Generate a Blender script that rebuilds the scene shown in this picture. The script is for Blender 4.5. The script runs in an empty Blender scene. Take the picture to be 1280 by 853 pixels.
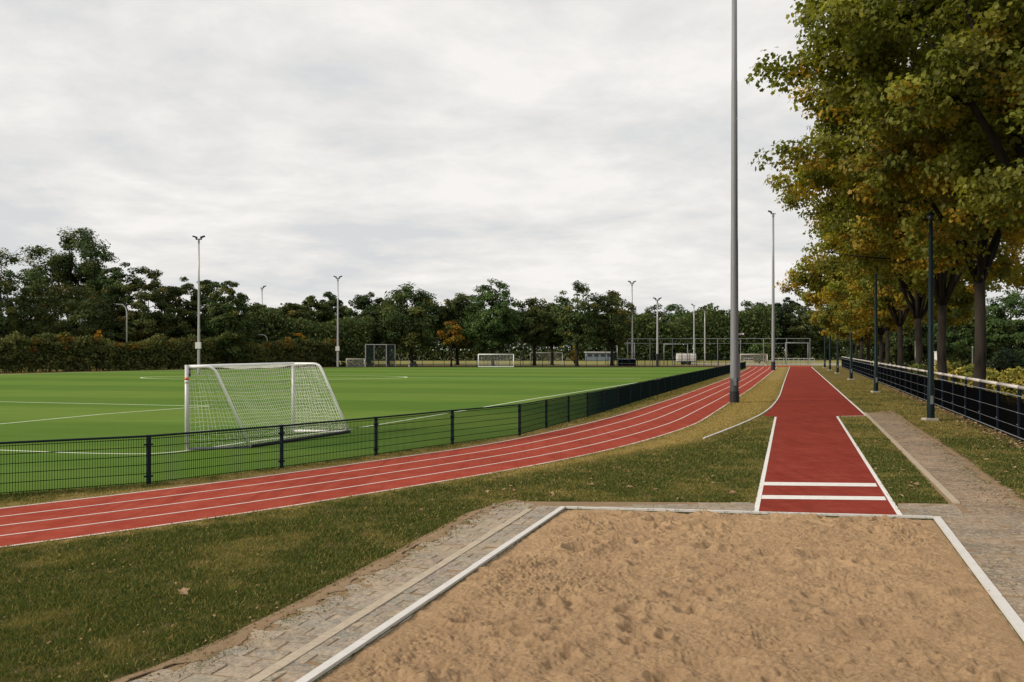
import bpy, bmesh, math, random
import numpy as np
from mathutils import Vector, Matrix

random.seed(7)
RNG = np.random.default_rng(7)
scene = bpy.context.scene
COL = scene.collection
R = math.radians

# ------------------------------------------------------------------ surveying
F, CAMH, HOR = 1150.0, 2.9, 437.0          # focal length (px of a 1280 wide picture), eye height, horizon row
K = F * CAMH

def G(px, py, z=0.0):                      # where a sight line meets the ground
    d = K / (py - HOR)
    return Vector(((px - 640) / F * d, d, z))

def X(px, d):                              # sideways offset of a column at distance d
    return (px - 640) / F * d

def HT(py, d):                             # height of a row at distance d
    return CAMH - (py - HOR) * d / F

# ------------------------------------------------------------------ mesh helpers
class MB:
    def __init__(s):
        s.v = []; s.f = []
    def quad(s, a, b, c, d):
        n = len(s.v); s.v += [tuple(a), tuple(b), tuple(c), tuple(d)]; s.f.append((n, n+1, n+2, n+3))
    def poly(s, pts):
        n = len(s.v); s.v += [tuple(p) for p in pts]; s.f.append(tuple(range(n, n+len(pts))))
    def box(s, c, size, rz=0.0, rx=0.0, ry=0.0):
        hx, hy, hz = size[0]/2, size[1]/2, size[2]/2
        m = Matrix.Rotation(rz, 3, 'Z') @ Matrix.Rotation(ry, 3, 'Y') @ Matrix.Rotation(rx, 3, 'X')
        n = len(s.v); c = Vector(c)
        for x, y, z in ((-1,-1,-1),(1,-1,-1),(1,1,-1),(-1,1,-1),(-1,-1,1),(1,-1,1),(1,1,1),(-1,1,1)):
            s.v.append(tuple(c + m @ Vector((x*hx, y*hy, z*hz))))
        for f in ((3,2,1,0),(4,5,6,7),(0,1,5,4),(1,2,6,5),(2,3,7,6),(3,0,4,7)):
            s.f.append(tuple(n+i for i in f))
    def tube(s, pts, rad, n=8, cap=True):
        pts = [Vector(p) for p in pts]
        if not hasattr(rad, '__len__'): rad = [rad]*len(pts)
        base = len(s.v); up = None
        for i, p in enumerate(pts):
            t = (pts[min(i+1, len(pts)-1)] - pts[max(i-1, 0)])
            if t.length < 1e-9: t = Vector((0,0,1))
            t.normalize()
            if up is None:
                up = Vector((0,0,1)) if abs(t.z) < .9 else Vector((1,0,0))
            a = t.cross(up)
            if a.length < 1e-6: a = t.cross(Vector((0,1,0)))
            a.normalize(); b = a.cross(t); b.normalize(); up = b
            for k in range(n):
                an = 2*math.pi*k/n
                s.v.append(tuple(p + (a*math.cos(an) + b*math.sin(an))*rad[i]))
        for i in range(len(pts)-1):
            for k in range(n):
                k2 = (k+1) % n
                s.f.append((base+i*n+k, base+i*n+k2, base+(i+1)*n+k2, base+(i+1)*n+k))
        if cap:
            s.f.append(tuple(base+k for k in reversed(range(n))))
            s.f.append(tuple(base+(len(pts)-1)*n+k for k in range(n)))
    def build(s, name, mat, parent=None, smooth=False):
        me = bpy.data.meshes.new(name); me.from_pydata(s.v, [], s.f); me.update()
        if mat: me.materials.append(mat)
        if smooth: me.polygons.foreach_set('use_smooth', [True]*len(me.polygons))
        return link(name, me, parent)

def link(name, me, parent=None):
    o = bpy.data.objects.new(name, me); COL.objects.link(o)
    if parent: o.parent = parent
    return o

def fast_mesh(name, V, faces, mat, colors=None, smooth=False):
    """V (n,3); faces (m,k) all with the same corner count; colors (n,3) become the point attribute 'tint'"""
    me = bpy.data.meshes.new(name)
    V = np.asarray(V, dtype=np.float32); faces = np.asarray(faces, dtype=np.int32)
    m, k = faces.shape
    me.vertices.add(len(V)); me.vertices.foreach_set('co', V.ravel())
    me.loops.add(m*k); me.loops.foreach_set('vertex_index', faces.ravel())
    me.polygons.add(m); me.polygons.foreach_set('loop_start', np.arange(m, dtype=np.int32)*k)
    if smooth: me.polygons.foreach_set('use_smooth', np.ones(m, dtype=bool))
    me.update(calc_edges=True)
    if colors is not None:
        at = me.attributes.new('tint', 'FLOAT_COLOR', 'POINT')
        c = np.ones((len(V), 4), dtype=np.float32); c[:, :3] = colors
        at.data.foreach_set('color', c.ravel())
    if mat: me.materials.append(mat)
    return me

def tag(o, label=None, cat=None, group=None, kind=None):
    if label: o['label'] = label
    if cat: o['category'] = cat
    if group: o['group'] = group
    if kind: o['kind'] = kind
    return o

def thing(name, label, cat, loc=(0,0,0), rz=0.0, group=None):
    o = bpy.data.objects.new(name, None); COL.objects.link(o)
    o.empty_display_size = .2
    o.location = loc; o.rotation_euler = (0, 0, rz)
    return tag(o, label, cat, group)

KIDS = {}
def copy_tree(root, loc, rz=0.0, label=None, group=None, scale=None):
    kids = [c for c in COL.objects if c.parent == root]
    r = root.copy(); COL.objects.link(r); r.location = loc; r.rotation_euler = (0, 0, rz)
    if scale: r.scale = scale
    if label: r['label'] = label
    if group: r['group'] = group
    for ch in kids:
        sub = [c for c in COL.objects if c.parent == ch]
        c2 = ch.copy(); COL.objects.link(c2); c2.parent = r
        for g in sub:
            g2 = g.copy(); COL.objects.link(g2); g2.parent = c2
    return r

def inside(P, poly):                       # numpy even-odd test, P (n,2)
    x, y = P[:, 0], P[:, 1]; r = np.zeros(len(P), bool)
    n = len(poly); j = n-1
    for i in range(n):
        xi, yi = poly[i][0], poly[i][1]; xj, yj = poly[j][0], poly[j][1]
        if yi != yj:
            c = ((yi > y) != (yj > y)) & (x < (xj-xi)*(y-yi)/(yj-yi)+xi)
            r ^= c
        j = i
    return r

def dist_poly(P, line):                    # distance to a polyline
    d = np.full(len(P), 1e9)
    for a, b in zip(line[:-1], line[1:]):
        ax, ay = a[0], a[1]; bx, by = b[0]-ax, b[1]-ay
        t = np.clip(((P[:,0]-ax)*bx+(P[:,1]-ay)*by)/(bx*bx+by*by+1e-12), 0, 1)
        d = np.minimum(d, np.hypot(P[:,0]-ax-t*bx, P[:,1]-ay-t*by))
    return d

LAT = np.random.default_rng(3).random((256, 256))
def vnoise(x, y):
    xi = np.floor(x).astype(int); yi = np.floor(y).astype(int)
    fx = x-xi; fy = y-yi; fx = fx*fx*(3-2*fx); fy = fy*fy*(3-2*fy)
    g = lambda a, b: LAT[a % 256, b % 256]
    return (g(xi,yi)*(1-fx)+g(xi+1,yi)*fx)*(1-fy)+(g(xi,yi+1)*(1-fx)+g(xi+1,yi+1)*fx)*fy
def fbm(x, y, o=4):
    s = 0; a = .5; t = 0
    for i in range(o):
        s = s+a*vnoise(x*2**i+17.3*i, y*2**i+9.1*i); t += a; a *= .5
    return s/t

# ------------------------------------------------------------------ materials
class NT:
    def __init__(s, name):
        s.m = bpy.data.materials.new(name); s.m.use_nodes = True
        s.t = s.m.node_tree; s.t.nodes.clear()
        s.out = s.t.nodes.new('ShaderNodeOutputMaterial')
    def n(s, typ, **kw):
        nd = s.t.nodes.new('ShaderNode'+typ)
        ins = kw.pop('ins', {})
        for k, v in kw.items(): setattr(nd, k, v)
        for k, v in ins.items():
            if isinstance(v, bpy.types.NodeSocket): s.t.links.new(v, nd.inputs[k])
            else: nd.inputs[k].default_value = v
        return nd
    def l(s, a, b): s.t.links.new(a, b)
    def pos(s): return s.n('NewGeometry').outputs['Position']
    def obj(s): return s.n('TexCoord').outputs['Object']
    def noise(s, vec, scale, detail=4, rough=.6, dist=0.0):
        return s.n('TexNoise', ins={'Vector': vec, 'Scale': scale, 'Detail': detail, 'Roughness': rough, 'Distortion': dist}).outputs['Fac']
    def ramp(s, fac, stops):
        r = s.n('ValToRGB', ins={'Fac': fac}); e = r.color_ramp.elements
        while len(e) < len(stops): e.new(.5)
        for el, (p, c) in zip(e, stops):
            el.position = p; el.color = (c[0], c[1], c[2], 1) if hasattr(c, '__len__') else (c, c, c, 1)
        return r.outputs['Color']
    def mix(s, fac, a, b, mode='MIX'):
        m = s.n('Mix', data_type='RGBA', blend_type=mode)
        for sock, v in ((m.inputs[0], fac), (m.inputs[6], a), (m.inputs[7], b)):
            if isinstance(v, bpy.types.NodeSocket): s.l(v, sock)
            elif hasattr(v, '__len__'): sock.default_value = (v[0], v[1], v[2], 1)
            else: sock.default_value = v
        return m.outputs[2]
    def math(s, op, a, b=0.0):
        m = s.n('Math', operation=op)
        for i, v in enumerate((a, b)):
            if isinstance(v, bpy.types.NodeSocket): s.l(v, m.inputs[i])
            else: m.inputs[i].default_value = v
        return m.outputs[0]
    def mapped(s, vec, scale=(1,1,1), rot=(0,0,0)):
        return s.n('Mapping', ins={'Vector': vec, 'Scale': scale, 'Rotation': rot}).outputs[0]
    def bump(s, h, strength=.5, dist=.02):
        return s.n('Bump', ins={'Height': h, 'Strength': strength, 'Distance': dist}).outputs[0]
    def finish(s, color, rough=.8, metal=0.0, normal=None, spec=.3):
        p = s.n('BsdfPrincipled')
        for key, v in (('Base Color', color), ('Roughness', rough), ('Metallic', metal), ('Specular IOR Level', spec)):
            if isinstance(v, bpy.types.NodeSocket): s.l(v, p.inputs[key])
            elif hasattr(v, '__len__'): p.inputs[key].default_value = (v[0], v[1], v[2], 1)
            else: p.inputs[key].default_value = v
        if normal is not None: s.l(normal, p.inputs['Normal'])
        s.l(p.outputs[0], s.out.inputs[0]); return s.m

def painted(name, c, rough=.5, metal=0.0, var=.25, scale=3.0, bump=0.0, spec=.4):
    t = NT(name); p = t.obj()
    n = t.noise(p, scale, 5, .65)
    col = t.mix(t.math('MULTIPLY', n, 1.0), [x*(1-var) for x in c], [min(1, x*(1+var)) for x in c])
    nm = t.bump(t.noise(p, scale*12, 3), bump, .004) if bump else None
    return t.finish(col, rough, metal, nm, spec)

def tinted(name, transl=.35, rough=.6, spec=.2):
    t = NT(name)
    a = t.n('Attribute', attribute_name='tint').outputs['Color']
    p = t.n('BsdfPrincipled', ins={'Base Color': a, 'Roughness': rough, 'Specular IOR Level': spec})
    tr = t.n('BsdfTranslucent', ins={'Color': t.mix(1.0, a, (1.2, 1.25, .5), 'MULTIPLY')})
    ms = t.n('MixShader', ins={0: transl, 1: p.outputs[0], 2: tr.outputs[0]})
    t.l(ms.outputs[0], t.out.inputs[0]); return t.m

M = {}
M['leaf'] = tinted('leaf_surface', .5, .5)
M['far_leaf'] = tinted('distant_leaf_surface', .2, .8, .08)
M['blade'] = tinted('grass_blade_surface', .25, .9, .03)
M['dry_leaf'] = tinted('fallen_leaf_surface', .1, .8)

def mat_bark():
    t = NT('bark'); p = t.mapped(t.pos(), (1,1,.35))
    a = t.noise(p, 6, 6, .65); b = t.noise(p, 1.6, 3)
    col = t.mix(t.ramp(b, [(.4, 0), (.65, 1)]), t.ramp(a, [(.3, (.007,.006,.005)), (.7, (.024,.019,.015))]), (.036,.03,.023))
    return t.finish(col, .9, 0, t.bump(a, .8, .03), .15)
M['bark'] = mat_bark()

def mat_lawn():                            # attribute: r = dryness, g = bare earth
    t = NT('lawn_ground'); p = t.pos()
    at = t.n('SeparateColor', ins={'Color': t.n('Attribute', attribute_name='tint').outputs['Color']})
    big = t.noise(p, .55, 5, .6); fine = t.noise(p, 22, 4, .7); mid = t.noise(p, 4, 4, .7)
    green = t.mix(fine, (.02,.026,.008), (.06,.066,.02))
    green = t.mix(t.ramp(big, [(.45,0),(.75,.6)]), green, t.mix(fine, (.03,.026,.01), (.085,.07,.027)))
    dry = t.mix(fine, (.19,.14,.048), (.43,.315,.125))
    dry = t.mix(t.ramp(mid, [(.42,0),(.62,.6)]), dry, t.mix(fine, (.11,.1,.03), (.22,.19,.06)))
    earth = t.mix(fine, (.10,.065,.038), (.29,.2,.12))
    col = t.mix(at.outputs[0], green, dry); col = t.mix(at.outputs[1], col, earth)
    return t.finish(col, 1, 0, t.bump(t.math('ADD', fine, mid), .9, .03), 0.0)
M['lawn'] = mat_lawn()

def mat_terrain():
    t = NT('rough_ground'); p = t.pos()
    a = t.noise(p, .05, 4); b = t.noise(p, 1.5, 4)
    col = t.mix(t.ramp(a, [(.4,0),(.6,1)]), t.mix(b, (.05,.06,.018), (.11,.11,.04)), t.mix(b, (.07,.07,.025), (.14,.12,.05)))
    return t.finish(col, .95, 0, None, .1)
M['terrain'] = mat_terrain()

def mat_pitch():
    t = NT('pitch_turf'); p = t.pos()
    sx = t.n('SeparateXYZ', ins={0: p})
    warp = t.math('MULTIPLY', t.math('SUBTRACT', t.noise(p, .35, 3), .5), .5)
    s = t.math('ADD', t.math('ADD', t.math('MULTIPLY', sx.outputs[0], .19), t.math('MULTIPLY', sx.outputs[1], .98)), warp)
    ph = t.math('MULTIPLY', t.math('SUBTRACT', s, 24.5), math.pi/8.3)
    w = t.math('SINE', ph)                                  # positive = dark band
    w = t.ramp(t.math('ADD', t.math('MULTIPLY', w, 1.1), .5), [(.15,0),(.85,1)])
    fine = t.noise(p, 26, 4, .8); mid = t.noise(t.mapped(p, (.25,1.6,1), (0,0,R(11))), .9, 5, .65); big = t.noise(p, .06, 3)
    w = t.math('MAXIMUM', w, t.ramp(t.math('MULTIPLY', s, .02), [(.44,.85),(.52,0)]))
    light = t.mix(fine, (.08,.145,.026), (.175,.262,.062))
    dark = t.mix(fine, (.045,.108,.021), (.108,.195,.043))
    col = t.mix(t.math('MULTIPLY', w, .8), light, dark)
    col = t.mix(t.ramp(mid, [(.35,0),(.75,.75)]), col, t.mix(fine, (.045,.09,.014), (.1,.165,.026)))
    col = t.mix(t.ramp(big, [(.4,0),(.7,.3)]), col, (.16,.2,.05))
    return t.finish(col, 1, 0, t.bump(fine, .6, .02), 0.0)
M['pitch'] = mat_pitch()

def mat_track(name, lo, hi, worn):
    t = NT(name); p = t.pos()
    fine = t.noise(p, 38, 4, .85); mid = t.noise(p, 2.2, 5, .7); big = t.noise(p, .35, 4)
    streak = t.noise(t.mapped(p, (3,.18,1), (0,0,R(17))), 1.4, 5, .6)
    col = t.mix(t.ramp(fine, [(.32,0),(.68,1)]), lo, hi)
    col = t.mix(t.ramp(mid, [(.42,0),(.72,.6)]), col, worn)
    col = t.mix(t.ramp(streak, [(.5,0),(.72,.35)]), col, [x*.55 for x in lo])
    col = t.mix(t.ramp(big, [(.35,.25),(.6,0)]), col, [x*.7 for x in lo])
    speck = t.n('TexVoronoi', ins={'Vector': p, 'Scale': 9.0}).outputs['Distance']
    col = t.mix(t.ramp(speck, [(.0,.6),(.06,0)]), col, (.42,.2,.15))
    return t.finish(col, 1, 0, t.bump(fine, .5, .006), .02)
M['track'] = mat_track('track_rubber', (.2,.029,.019), (.385,.075,.049), (.38,.1,.065))
M['runway'] = mat_track('runway_rubber', (.15,.02,.014), (.295,.053,.036), (.29,.07,.048))

def mat_line(name, c, wear=.5):
    t = NT(name); p = t.pos()
    a = t.noise(p, 7, 6, .75); b = t.noise(p, 60, 2)
    col = t.mix(t.ramp(a, [(.45,0),(.72,wear)]), c, [x*.55 for x in c])
    col = t.mix(t.ramp(b, [(.5,0),(.8,.3)]), col, [x*.6 for x in c])
    return t.finish(col, .7, 0, None, .25)
M['white_line'] = mat_line('white_line_paint', (.72,.7,.66))
M['lane_line'] = mat_line('lane_line_paint', (.62,.5,.45), .6)
M['pitch_line'] = mat_line('pitch_line_paint', (.68,.74,.56), .5)
M['kerb_white'] = mat_line('white_rubber_edging', (.58,.56,.53), .3)
M['kerb_beige'] = mat_line('beige_concrete', (.42,.35,.26), .7)

def mat_sand():
    t = NT('pit_sand'); p = t.pos()
    fine = t.noise(p, 130, 4, .8); mid = t.noise(p, 16, 6, .75, .6); big = t.noise(p, 1.2, 5, .6)
    col = t.mix(t.ramp(fine, [(.3,0),(.7,1)]), (.265,.172,.095), (.60,.418,.248))
    col = t.mix(t.ramp(mid, [(.36,.5),(.5,0)]), col, (.27,.17,.095)); col = t.mix(t.ramp(t.noise(p, 42, 3, .7), [(.34,.5),(.46,0)]), col, (.22,.14,.08))  # shade between small ridges put into the colour, darker in bump hollows
    col = t.mix(t.ramp(big, [(.35,.4),(.62,0)]), col, (.3,.19,.11))
    h = t.math('ADD', t.math('MULTIPLY', fine, .4), mid)
    return t.finish(col, 1, 0, t.bump(h, 1.0, .03), 0.0)
M['sand'] = mat_sand()

def mat_paver():
    t = NT('worn_paver'); p = t.pos()
    a = t.n('Attribute', attribute_name='tint').outputs['Color']
    fine = t.noise(p, 30, 5, .8); blot = t.noise(p, 9, 6, .8, 1.2); big = t.noise(p, .7, 4)
    col = t.mix(1.0, a, t.ramp(fine, [(.3,.45),(.7,1.45)]), 'MULTIPLY')
    col = t.mix(t.ramp(blot, [(.46,0),(.62,.75)]), col, (.45,.36,.26))
    col = t.mix(t.ramp(blot, [(.3,.55),(.42,0)]), col, (.15,.13,.11))
    col = t.mix(t.ramp(big, [(.45,0),(.7,.45)]), col, (.42,.31,.2))
    return t.finish(col, .95, 0, t.bump(t.math('ADD', blot, fine), .6, .008), .06)
M['paver'] = mat_paver()

def mat_earth(name, lo, hi):
    t = NT(name); p = t.pos()
    fine = t.noise(p, 40, 5, .8); mid = t.noise(p, 3, 5, .7)
    col = t.mix(t.math('MULTIPLY', t.math('ADD', fine, mid), .5), lo, hi)
    return t.finish(col, 1, 0, t.bump(fine, .7, .015), 0.0)
M['earth'] = mat_earth('sandy_earth', (.09,.06,.035), (.42,.3,.19))
M['soil'] = mat_earth('soil_and_shade', (.008,.007,.006), (.04,.03,.022))

M['fence_green'] = painted('dark_green_coating', (.004,.012,.016), .55, 0, .3, 4, 0, .15)
M['wire'] = painted('dark_green_wire', (.004,.010,.010), .8, 0, .2, 4, 0, .04)
M['rail_wire'] = painted('black_wire', (.004,.0045,.005), .9, 0, .2, 4, 0, .02)
M['navy'] = painted('dark_blue_coating', (.006,.012,.022), .6, 0, .3, 4, 0, .12)
M['lamp_green'] = painted('lamp_post_paint', (.003,.011,.013), .55, 0, .4, 3, 0, .15)
M['galv'] = painted('galvanised_steel', (.24,.25,.26), .5, .35, .35, 9)
M['galv_light'] = painted('bright_galvanised_steel', (.36,.36,.36), .4, .3, .15, 7)
M['pipe'] = painted('worn_steel_pipe', (.6,.56,.52), .4, .3, .15, 5)
M['goal_post'] = painted('scuffed_white_aluminium', (.52,.52,.52), .45, .1, .15, 3)
M['white_metal'] = painted('white_powder_coat', (.82,.82,.81), .45, 0, .1, 6)
M['cream_metal'] = painted('cream_paint', (.5,.48,.4), .6, 0, .1, 6)
M['grey_metal'] = painted('grey_steel', (.2,.21,.22), .5, .2, .2, 6)
M['black'] = painted('black_rubber', (.012,.013,.015), .7, 0, .3, 5)
M['net'] = painted('net_cord', (.74,.74,.68), .8, 0, .1, 5)
M['dark_net'] = painted('green_netting', (.006,.02,.02), .9, 0, .3, 2)
M['stone'] = painted('concrete_block', (.4,.36,.3), .9, 0, .25, 8, .5)
M['white_panel'] = painted('white_panel', (.62,.6,.58), .6, 0, .12, 1)
M['blue_panel'] = painted('pale_blue_panel', (.14,.18,.21), .6, 0, .15, 1)
M['orange'] = painted('orange_sticker', (.6,.15,.05), .6, 0, .1, 5)
M['glass'] = painted('dark_glass', (.03,.035,.04), .15, 0, .1, 3)

def mat_pole():
    t = NT('weathered_mast'); p = t.obj()
    sx = t.n('SeparateXYZ', ins={0: p})
    n = t.noise(t.mapped(p, (6,6,.7)), 2.0, 6, .7); n2 = t.noise(p, 25, 4, .8)
    col = t.mix(n, (.12,.13,.14), (.25,.26,.27)); col = t.mix(t.ramp(n2, [(.5,0),(.8,.4)]), col, (.34,.35,.35))
    edge = t.math('ADD', sx.outputs[2], t.math('MULTIPLY', t.noise(p, 3.2, 4, .7), 1.5))
    col = t.mix(t.ramp(t.math('MULTIPLY', edge, .25), [(.50,1),(.53,0)]), col, (.05,.06,.065))
    return t.finish(col, .55, .2, t.bump(n2, .3, .005), .3)
M['pole'] = mat_pole()

# ------------------------------------------------------------------ world, sun, camera
SUN_AZ, SUN_EL = R(-108), R(31)            # azimuth from +Y towards +X
w = bpy.data.worlds.new('World'); scene.world = w; w.use_nodes = True
t = w.node_tree; t.nodes.clear()
def wn(typ, **kw):
    nd = t.nodes.new('ShaderNode'+typ); ins = kw.pop('ins', {})
    for k, v in kw.items(): setattr(nd, k, v)
    for k, v in ins.items():
        if isinstance(v, bpy.types.NodeSocket): t.links.new(v, nd.inputs[k])
        else: nd.inputs[k].default_value = v
    return nd
sky = wn('TexSky', sky_type='NISHITA', sun_disc=False, sun_elevation=SUN_EL, sun_rotation=SUN_AZ)
gen = wn('TexCoord').outputs['Generated']
sep = wn('SeparateXYZ', ins={0: gen})
den = wn('Math', operation='MAXIMUM', ins={0: wn('Math', operation='ADD', ins={0: sep.outputs[2], 1: .16}).outputs[0], 1: .1}).outputs[0]
div = lambda s: wn('Math', operation='DIVIDE', ins={0: s, 1: den}).outputs[0]
cv = wn('CombineXYZ', ins={0: div(sep.outputs[0]), 1: div(sep.outputs[1]), 2: 1.7}).outputs[0]
n1 = wn('TexNoise', ins={'Vector': cv, 'Scale': 1.1, 'Detail': 8.0, 'Roughness': .58, 'Distortion': .3}).outputs['Fac']
n2 = wn('TexNoise', ins={'Vector': cv, 'Scale': 4.0, 'Detail': 6.0, 'Roughness': .6, 'Distortion': .2}).outputs['Fac']
nm = wn('Math', operation='ADD', ins={0: wn('Math', operation='MULTIPLY', ins={0: n1, 1: .72}).outputs[0],
                                    1: wn('Math', operation='MULTIPLY', ins={0: n2, 1: .28}).outputs[0]}).outputs[0]
rp = wn('ValToRGB', ins={'Fac': nm}); e = rp.color_ramp.elements
e[0].position = .40; e[0].color = (.70,.71,.72,1); e[1].position = .585; e[1].color = (.95,.925,.895,1)
x = e.new(.5); x.color = (.835,.818,.795,1)
cl = wn('Mix', data_type='RGBA', blend_type='MULTIPLY', ins={0: 1.0, 6: rp.outputs[0], 7: (10, 10, 10, 1)}).outputs[2]
mx = wn('Mix', data_type='RGBA', ins={0: .97, 6: sky.outputs[0], 7: cl}).outputs[2]
bg = wn('Background', ins={'Color': mx, 'Strength': .1})
ow = wn('OutputWorld'); t.links.new(bg.outputs[0], ow.inputs[0])

sl = bpy.data.lights.new('sun', 'SUN'); sl.energy = 3.4; sl.angle = R(8); sl.color = (1, .9, .76)
so = bpy.data.objects.new('sun', sl); COL.objects.link(so)
sd = Vector((math.sin(SUN_AZ)*math.cos(SUN_EL), math.cos(SUN_AZ)*math.cos(SUN_EL), math.sin(SUN_EL)))
so.rotation_euler = sd.to_track_quat('Z', 'Y').to_euler(); so.location = sd*60

cam = bpy.data.cameras.new('camera'); co = bpy.data.objects.new('camera', cam); COL.objects.link(co)
co.location = (0, 0, CAMH); co.rotation_euler = (R(90), 0, 0)
cam.sensor_width = 36; cam.lens = 36*F/1280; cam.shift_y = (HOR-426.5)/1280; cam.clip_end = 5000; cam.clip_start = .1
scene.camera = co
vs = scene.view_settings; vs.view_transform = 'Standard'; vs.look = 'None'; vs.exposure = 0; vs.gamma = 1
scene.cycles.max_bounces = 6; scene.cycles.diffuse_bounces = 3; scene.cycles.transmission_bounces = 4

# ------------------------------------------------------------------ traced ground lines
def W(pts): return [G(*p) for p in pts]

def resample(line, step):
    out = [line[0].copy()]; acc = 0
    for a, b in zip(line[:-1], line[1:]):
        L = (b-a).length; s = step-acc
        while s <= L:
            out.append(a+(b-a)*(s/L)); s += step
        acc = (acc+L) % step if L > 0 else acc
    return out

def smooth_line(line, n=220, it=14):
    L = [0]
    for a, b in zip(line[:-1], line[1:]): L.append(L[-1]+(b-a).length)
    ts = np.linspace(0, L[-1]**.5, n)**2
    P = np.array([[p.x, p.y] for p in line]); Q = np.stack([np.interp(ts, L, P[:,0]), np.interp(ts, L, P[:,1])], 1)
    for _ in range(it):
        Q[1:-1] = Q[1:-1]*.5+(Q[:-2]+Q[2:])*.25
    return Q

line1 = W([(0,636.5),(160,618.5),(320,598),(400,587),(500,572.3),(603,558.2),(706,537),(775,519.7),(844,497.7),(912,472.7),(934,461.8),(938,458.8)])
line5 = W([(0,685),(160,664.5),(320,640.5),(400,628),(500,611),(603,594.5),(706,575.3),(775,560),(820,547.5),(870,531),(907.5,506.5),(940,485),(967.5,463),(971,459)])
for L in (line1, line5):
    dvec = (L[0]-L[1]).normalized(); L.insert(0, L[0]+dvec*14+Vector((-.6,-1.6,0)))
L1, L5 = smooth_line(line1), smooth_line(line5)
track_lines = [L1*(1-k/4)+L5*(k/4) for k in range(5)]

def sheet_between(A, B, z, name, mat, kind='structure'):
    n = len(A); V = np.zeros((2*n, 3)); V[:n,:2] = A; V[n:,:2] = B; V[:,2] = z
    i = np.arange(n-1); Fc = np.stack([i, n+i, n+i+1, i+1], 1)
    o = link(name, fast_mesh(name, V, Fc, mat)); tag(o, kind=kind); return o

def strip(mb, line, width, z, h=0.0):
    P = [Vector((p[0], p[1], 0)) for p in line]; A = []; B = []
    for i, p in enumerate(P):
        d = (P[min(i+1,len(P)-1)]-P[max(i-1,0)]); d.z = 0; d.normalize(); nrm = Vector((-d.y, d.x, 0))*width/2
        A.append(p+nrm); B.append(p-nrm)
    up = Vector((0,0,z))
    for i in range(len(P)-1):
        mb.quad(B[i]+up, B[i+1]+up, A[i+1]+up, A[i]+up)
        if h:
            lo = Vector((0,0,z-h))
            mb.quad(B[i]+lo, B[i+1]+lo, B[i+1]+up, B[i]+up); mb.quad(A[i+1]+lo, A[i]+lo, A[i]+up, A[i+1]+up)
    if h:
        mb.quad(A[0]+lo, B[0]+lo, B[0]+up, A[0]+up); mb.quad(B[-1]+lo, A[-1]+lo, A[-1]+up, B[-1]+up)

def flat(pts, z, name, mat):
    mb = MB(); mb.poly([(p[0], p[1], z) for p in pts]); o = mb.build(name, mat)
    if o.data.polygons[0].normal.z < 0: o.data.flip_normals()
    return tag(o, kind='structure')

# terrain to the horizon


# left fence line (post positions)
fposts = W([(186,606),(352,586),(470,570),(565.5,556.2),(649.5,544.7),(683,535.6),(710.8,527.8),(734.5,521.6),(754.6,515.7),(772.5,510.3),(787.7,505.3),(800.6,501)])
end = G(932,460.8)
pre = [Vector((-15.3,14.4,0)), Vector((-12.9,16.3,0)), Vector((-10.4,18.1,0))]
nseg = 30
fposts = pre + fposts + [fposts[-1]+(end-fposts[-1])*(i/nseg) for i in range(1, nseg+1)]

# football pitch
far_edge = [G(900,459.6), G(640,459.2), G(430,459.4), G(175,463.4), G(0,468.4)]
pitch_poly = [(-40,-4,0)] + [(-18,9,0)] + [tuple(p+Vector((-.12,.05,0))) for p in fposts] + [tuple(p) for p in far_edge] + [(-115,100,0), (-90,-4,0)]
flat(pitch_poly, .008, 'pitch', M['pitch'])
ml = MB()
goal_line = W([(-60,560.5),(0,563.3),(100,567),(184,568.5),(205,567.5),(232,564.5),(320,551.5),(435,537.5),(560,517),(660,500),(760,484.5),(850,470),(895,462)])
strip(ml, smooth_line(goal_line, 160, 4), .12, .012)
strip(ml, W([(-120,499),(0,502.6),(262,508.2)]), .14, .0125)
strip(ml, W([(262,508.2),(130,518),(0,530.5),(-120,545)]), .12, .012)
c, rx, ry = G(344,472), 13.6, 7.2
strip(ml, [(c.x+rx*math.cos(a), c.y+ry*math.sin(a)) for a in np.linspace(0, 2*math.pi, 72)], .25, .0122)
strip(ml, W([(510,472.3),(800,473.6)]), .2, .0121)
strip(ml, W([(-60,470.2),(0,468.9),(120,465.2),(230,462.8)]), .3, .012)
strip(ml, W([(600,461.3),(790,461)]), .3, .012)
tag(ml.build('pitch_markings', M['pitch_line']), kind='structure')

# running track, lane lines, finish strip
sheet_between(L1, L5, .012, 'running_track', M['track'])
ml = MB()
for k, T in enumerate(track_lines):
    strip(ml, T, .085 if k in (0,4) else .065, .016)
tag(ml.build('track_markings', M['lane_line']), kind='structure')
flat(W([(930,459),(1016,458.9),(1014,457.3),(934,457.6)]), .010, 'track_end', M['track'])

# long jump runway
flat(W([(942,641.5),(968,522),(1048,521.5),(1127.5,646)]), .020, 'runway', M['runway'])
rw_left = W([(987.2,458.9),(983,470),(978.5,483),(974.5,496.5),(970,503),(963,512),(953.5,520.8)])
flat(rw_left + W([(968,521.9),(1048,521.4),(1084,520.5),(1014.6,458.9)]), .0201, 'runway_approach', M['runway'])
ml = MB()
strip(ml, W([(945,641.5),(969.5,522)]), .088, .024)
strip(ml, W([(1125,645.8),(1046.5,521.5)]), .088, .024)
strip(ml, W([(1083,520.6),(1014.2,459)]), .1, .0241)
strip(ml, W([(1047,521.3),(1083.5,520.6)]), .16, .0239)
ml.poly([tuple(G(*p, .0242)) for p in ((954,608.2),(1096.5,609.8),(1094.6,605.6),(955,604.0))])
ml.poly([tuple(G(*p, .0242)) for p in ((951.5,625.2),(1108,627),(1105.5,622.4),(952.8,620.6))])
tag(ml.build('runway_markings', M['white_line']), kind='structure')
ml = MB()
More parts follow.
